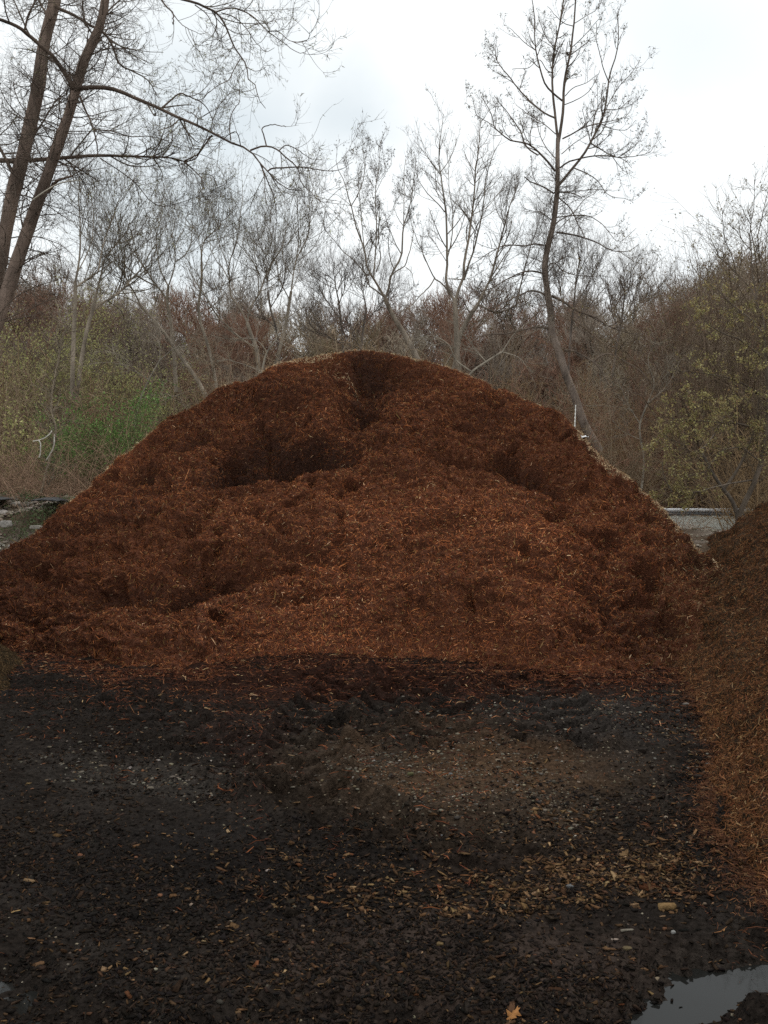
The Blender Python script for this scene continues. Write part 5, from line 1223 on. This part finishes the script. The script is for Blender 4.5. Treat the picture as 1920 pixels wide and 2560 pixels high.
# ------------------------------------------------------------------ low white wall of ribbed metal beyond the right gap
def boxmb(x0, x1, y0, y1, z0, z1):
    V = np.array([(x, y, z) for x in (x0, x1) for y in (y0, y1) for z in (z0, z1)], float)
    return V, BOXF[:, ::-1]
D = 23.; xa, xb = (1560 - 960) / F * D, (1878 - 960) / F * D
ztop = CAMZ + (1240 - 1271) / F * D
def mwhite(nm, c_, r=.5):
    m = bpy.data.materials.new(nm); m.use_nodes = True; b = m.node_tree.nodes['Principled BSDF']; b.inputs['Roughness'].default_value = r
    n = m.node_tree.nodes.new('ShaderNodeTexNoise'); n.inputs['Scale'].default_value = 3; n.inputs['Detail'].default_value = 6
    rp = m.node_tree.nodes.new('ShaderNodeValToRGB'); rp.color_ramp.elements[0].color = (*[v * .8 for v in c_], 1); rp.color_ramp.elements[1].color = (*c_, 1); rp.color_ramp.elements[0].position = .35; rp.color_ramp.elements[1].position = .65
    m.node_tree.links.new(n.outputs['Fac'], rp.inputs[0]); m.node_tree.links.new(rp.outputs[0], b.inputs['Base Color']); return m
Mw = mwhite('cream_metal', (.70, .71, .64)); Mw2 = mwhite('white_trim', (.88, .89, .90)); Mdk = mwhite('shadow_gap', (.20, .21, .22))
wl = empty('metal_wall', (xa, D, 0)); tag(wl, 'low cream ribbed metal wall with a white top rail seen between the piles', 'wall')
V, Fq = [], []; n = 0
xx = np.arange(xa, xb, .075)
zz = [(x_, D + (0 if (i % 4) in (0, 1) else .03)) for i, x_ in enumerate(xx)]
Vr = np.array([(a, b, z) for a, b in zz for z in (-.1, ztop - .16)]); k = len(zz)
Fr = np.array([[2 * i, 2 * i + 2, 2 * i + 3, 2 * i + 1] for i in range(k - 1)])
V2, F2 = boxmb(xa, xb, D + .05, D + .25, -.1, ztop - .17)
mesh_np('ribbed_panel', np.concatenate([Vr, V2]) - np.array([xa, D, 0]), np.concatenate([Fr, F2 + len(Vr)]), mat=Mw, parent=wl)
V2, F2 = boxmb(xa - .02, xb + .02, D - .05, D + .3, ztop - .075, ztop); mesh_np('top_rail', V2 - np.array([xa, D, 0]), F2, mat=Mw2, parent=wl)
V2, F2 = boxmb(xa, xb, D - .01, D + .26, ztop - .165, ztop - .078); mesh_np('dark_band', V2 - np.array([xa, D, 0]), F2, mat=Mdk, parent=wl)

# thin white marker and white scrap on the pile's right shoulder
g_ = Geo(); Yk = 13.6
Pk, Rk = traced([([(1439, 1012), (1438, 1040), (1436, 1085)], 2.2, 3.0, Yk, Yk)], 22)
Rk = Rk * (1 + .45 * np.sin(np.arange(22) * 2.2))[None]
g_.tubes(Pk, Rk, 6, (.42, .42, .41), 0)
o = link_mesh('marker_stick', g_.mesh('marker_stick', M_bark, tuple(Pk[0, 0]))); o.location = tuple(Pk[0, 0]); tag(o, 'thin white knobbly stick standing behind the right shoulder of the pile', 'stick')
def scrap(px_, py_, Yd, w_, label):
    nu, nv = 14, 8; uu, vv = np.meshgrid(np.linspace(-1, 1, nu), np.linspace(-1, 1, nv), indexing='ij'); p = at(px_, py_, Yd); S = w_ / 2 / F * Yd
    Q = np.stack([uu * S, vv * S * .6, .25 * S * (1 - uu ** 2) + 0 * vv], -1); Q = Q + (.45 * S * gnoise(Q / S, 1.6, 190 + int(px_)))[..., None] * np.array([.4, .3, 1])
    o = mesh_np('plastic_scrap', Q.reshape(-1, 3), grid_faces(nu, nv), mat=Mw2, smooth=True); o.location = tuple(float(v) for v in p); md = o.modifiers.new('t', 'SOLIDIFY'); md.thickness = .003
    tag(o, label, 'scrap')
scrap(1458, 1093, 12.45, 24, 'white plastic scrap on the crest below the marker stick')
scrap(1362, 1027, 12.8, 18, 'pale plastic scrap on the crest left of the marker stick')

# ------------------------------------------------------------------ sky and sun
AZ, EL = R_(55), R_(64)      # sun behind cloud, ahead and to the right
wd = bpy.data.worlds.new('World'); scene.world = wd; wd.use_nodes = True
nt = wd.node_tree; N = nt.nodes; L = nt.links; N.clear()
out = N.new('ShaderNodeOutputWorld'); sky = N.new('ShaderNodeTexSky'); sky.sky_type = 'NISHITA'; sky.sun_disc = False
sky.sun_elevation = EL; sky.sun_rotation = AZ
bg1 = N.new('ShaderNodeBackground'); bg1.inputs['Strength'].default_value = .12; L.new(sky.outputs[0], bg1.inputs['Color'])
tc = N.new('ShaderNodeTexCoord')
mp = N.new('ShaderNodeMapping'); mp.inputs['Scale'].default_value = (1, 1, 2.2); L.new(tc.outputs['Generated'], mp.inputs['Vector'])
n1 = N.new('ShaderNodeTexNoise'); n1.inputs['Scale'].default_value = 2.6; n1.inputs['Detail'].default_value = 7; n1.inputs['Roughness'].default_value = .5; n1.inputs['Distortion'].default_value = .4
L.new(mp.outputs[0], n1.inputs['Vector'])
# grey cloud bodies: soft patches in chosen directions, broken up by noise
def patch(px_, py_, lo_, hi_, amp):
    a, b = ray(px_, py_); d = np.array([a, 1., b]); d /= np.linalg.norm(d)
    dt = N.new('ShaderNodeVectorMath'); dt.operation = 'DISTANCE'; dt.inputs[1].default_value = tuple(d)
    ad = N.new('ShaderNodeVectorMath'); ad.operation = 'ADD'
    nn_ = N.new('ShaderNodeTexNoise'); nn_.inputs['Scale'].default_value = 4; nn_.inputs['Detail'].default_value = 5; L.new(tc.outputs['Generated'], nn_.inputs['Vector'])
    sb_ = N.new('ShaderNodeVectorMath'); sb_.operation = 'SUBTRACT'; sb_.inputs[1].default_value = (.5, .5, .5); L.new(nn_.outputs['Color'], sb_.inputs[0])
    sc_ = N.new('ShaderNodeVectorMath'); sc_.operation = 'SCALE'; sc_.inputs['Scale'].default_value = .28; L.new(sb_.outputs[0], sc_.inputs[0])
    L.new(tc.outputs['Generated'], ad.inputs[0]); L.new(sc_.outputs[0], ad.inputs[1])
    st_ = N.new('ShaderNodeVectorMath'); st_.operation = 'MULTIPLY'; st_.inputs[1].default_value = (1, 1, 1)
    L.new(ad.outputs[0], dt.inputs[0])
    mr = N.new('ShaderNodeMapRange'); mr.interpolation_type = 'SMOOTHSTEP'; mr.inputs['From Min'].default_value = hi_; mr.inputs['From Max'].default_value = lo_
    mr.inputs['To Min'].default_value = 0; mr.inputs['To Max'].default_value = amp; L.new(dt.outputs['Value'], mr.inputs['Value'])
    return mr.outputs['Result']
acc = None
for p_ in [(600, 410, .0, .18, .56), (330, 440, .0, .15, .44), (930, 340, .0, .12, .42), (780, 420, .0, .08, .35), (150, 330, 0, .17, .22), (1700, 60, 0, .16, .22), (1620, 260, 0, .12, .14), (700, 0, 0, .08, .2), (1300, 620, 0, .12, .10), (1760, 650, 0, .08, .15), (0, 60, 0, .2, .12)]:
    v = patch(*p_)
    if acc is None: acc = v
    else:
        ma = N.new('ShaderNodeMath'); ma.operation = 'MAXIMUM'; L.new(acc, ma.inputs[0]); L.new(v, ma.inputs[1]); acc = ma.outputs[0]
mr2 = N.new('ShaderNodeMapRange'); mr2.inputs['From Min'].default_value = .35; mr2.inputs['From Max'].default_value = .7; mr2.inputs['To Min'].default_value = .72; mr2.inputs['To Max'].default_value = 1.15
L.new(n1.outputs['Fac'], mr2.inputs['Value'])
mm = N.new('ShaderNodeMath'); mm.operation = 'MULTIPLY'; mm.use_clamp = True; L.new(acc, mm.inputs[0]); L.new(mr2.outputs[0], mm.inputs[1])
mixc = N.new('ShaderNodeMix'); mixc.data_type = 'RGBA'; mixc.inputs['A'].default_value = (1.16, 1.19, 1.18, 1); mixc.inputs['B'].default_value = (.46, .58, .65, 1)
L.new(mm.outputs[0], mixc.inputs['Factor'])
bg2 = N.new('ShaderNodeBackground'); bg2.inputs['Strength'].default_value = 1.0; L.new(mixc.outputs['Result'], bg2.inputs['Color'])
ms = N.new('ShaderNodeMixShader'); ms.inputs[0].default_value = .9; L.new(bg1.outputs[0], ms.inputs[1]); L.new(bg2.outputs[0], ms.inputs[2])
L.new(ms.outputs[0], out.inputs['Surface'])
sun = bpy.data.lights.new('sun', 'SUN'); sun.energy = 1.0; sun.angle = R_(14); sun.color = (1, .97, .92)
so = bpy.data.objects.new('sun', sun); col.objects.link(so)
sd = np.array([math.sin(AZ) * math.cos(EL), math.cos(AZ) * math.cos(EL), math.sin(EL)])
from mathutils import Vector
so.rotation_euler = Vector(tuple(sd)).to_track_quat('Z', 'Y').to_euler()

cam = bpy.data.cameras.new('camera'); co = bpy.data.objects.new('camera', cam); col.objects.link(co)
co.location = (0, 0, CAMZ); co.rotation_euler = (math.pi / 2 - PIT, 0, 0)
cam.sensor_fit = 'VERTICAL'; cam.sensor_height = 24; cam.lens = F / 2560 * 24; cam.clip_end = 3000; cam.clip_start = .05
scene.camera = co
scene.view_settings.view_transform = 'Standard'; scene.view_settings.look = 'None'; scene.view_settings.exposure = 0; scene.view_settings.gamma = 1
scene.render.resolution_x = 768; scene.render.resolution_y = 1024
try:
    scene.cycles.max_bounces = 5; scene.cycles.diffuse_bounces = 3; scene.cycles.use_denoising = False
except Exception: pass
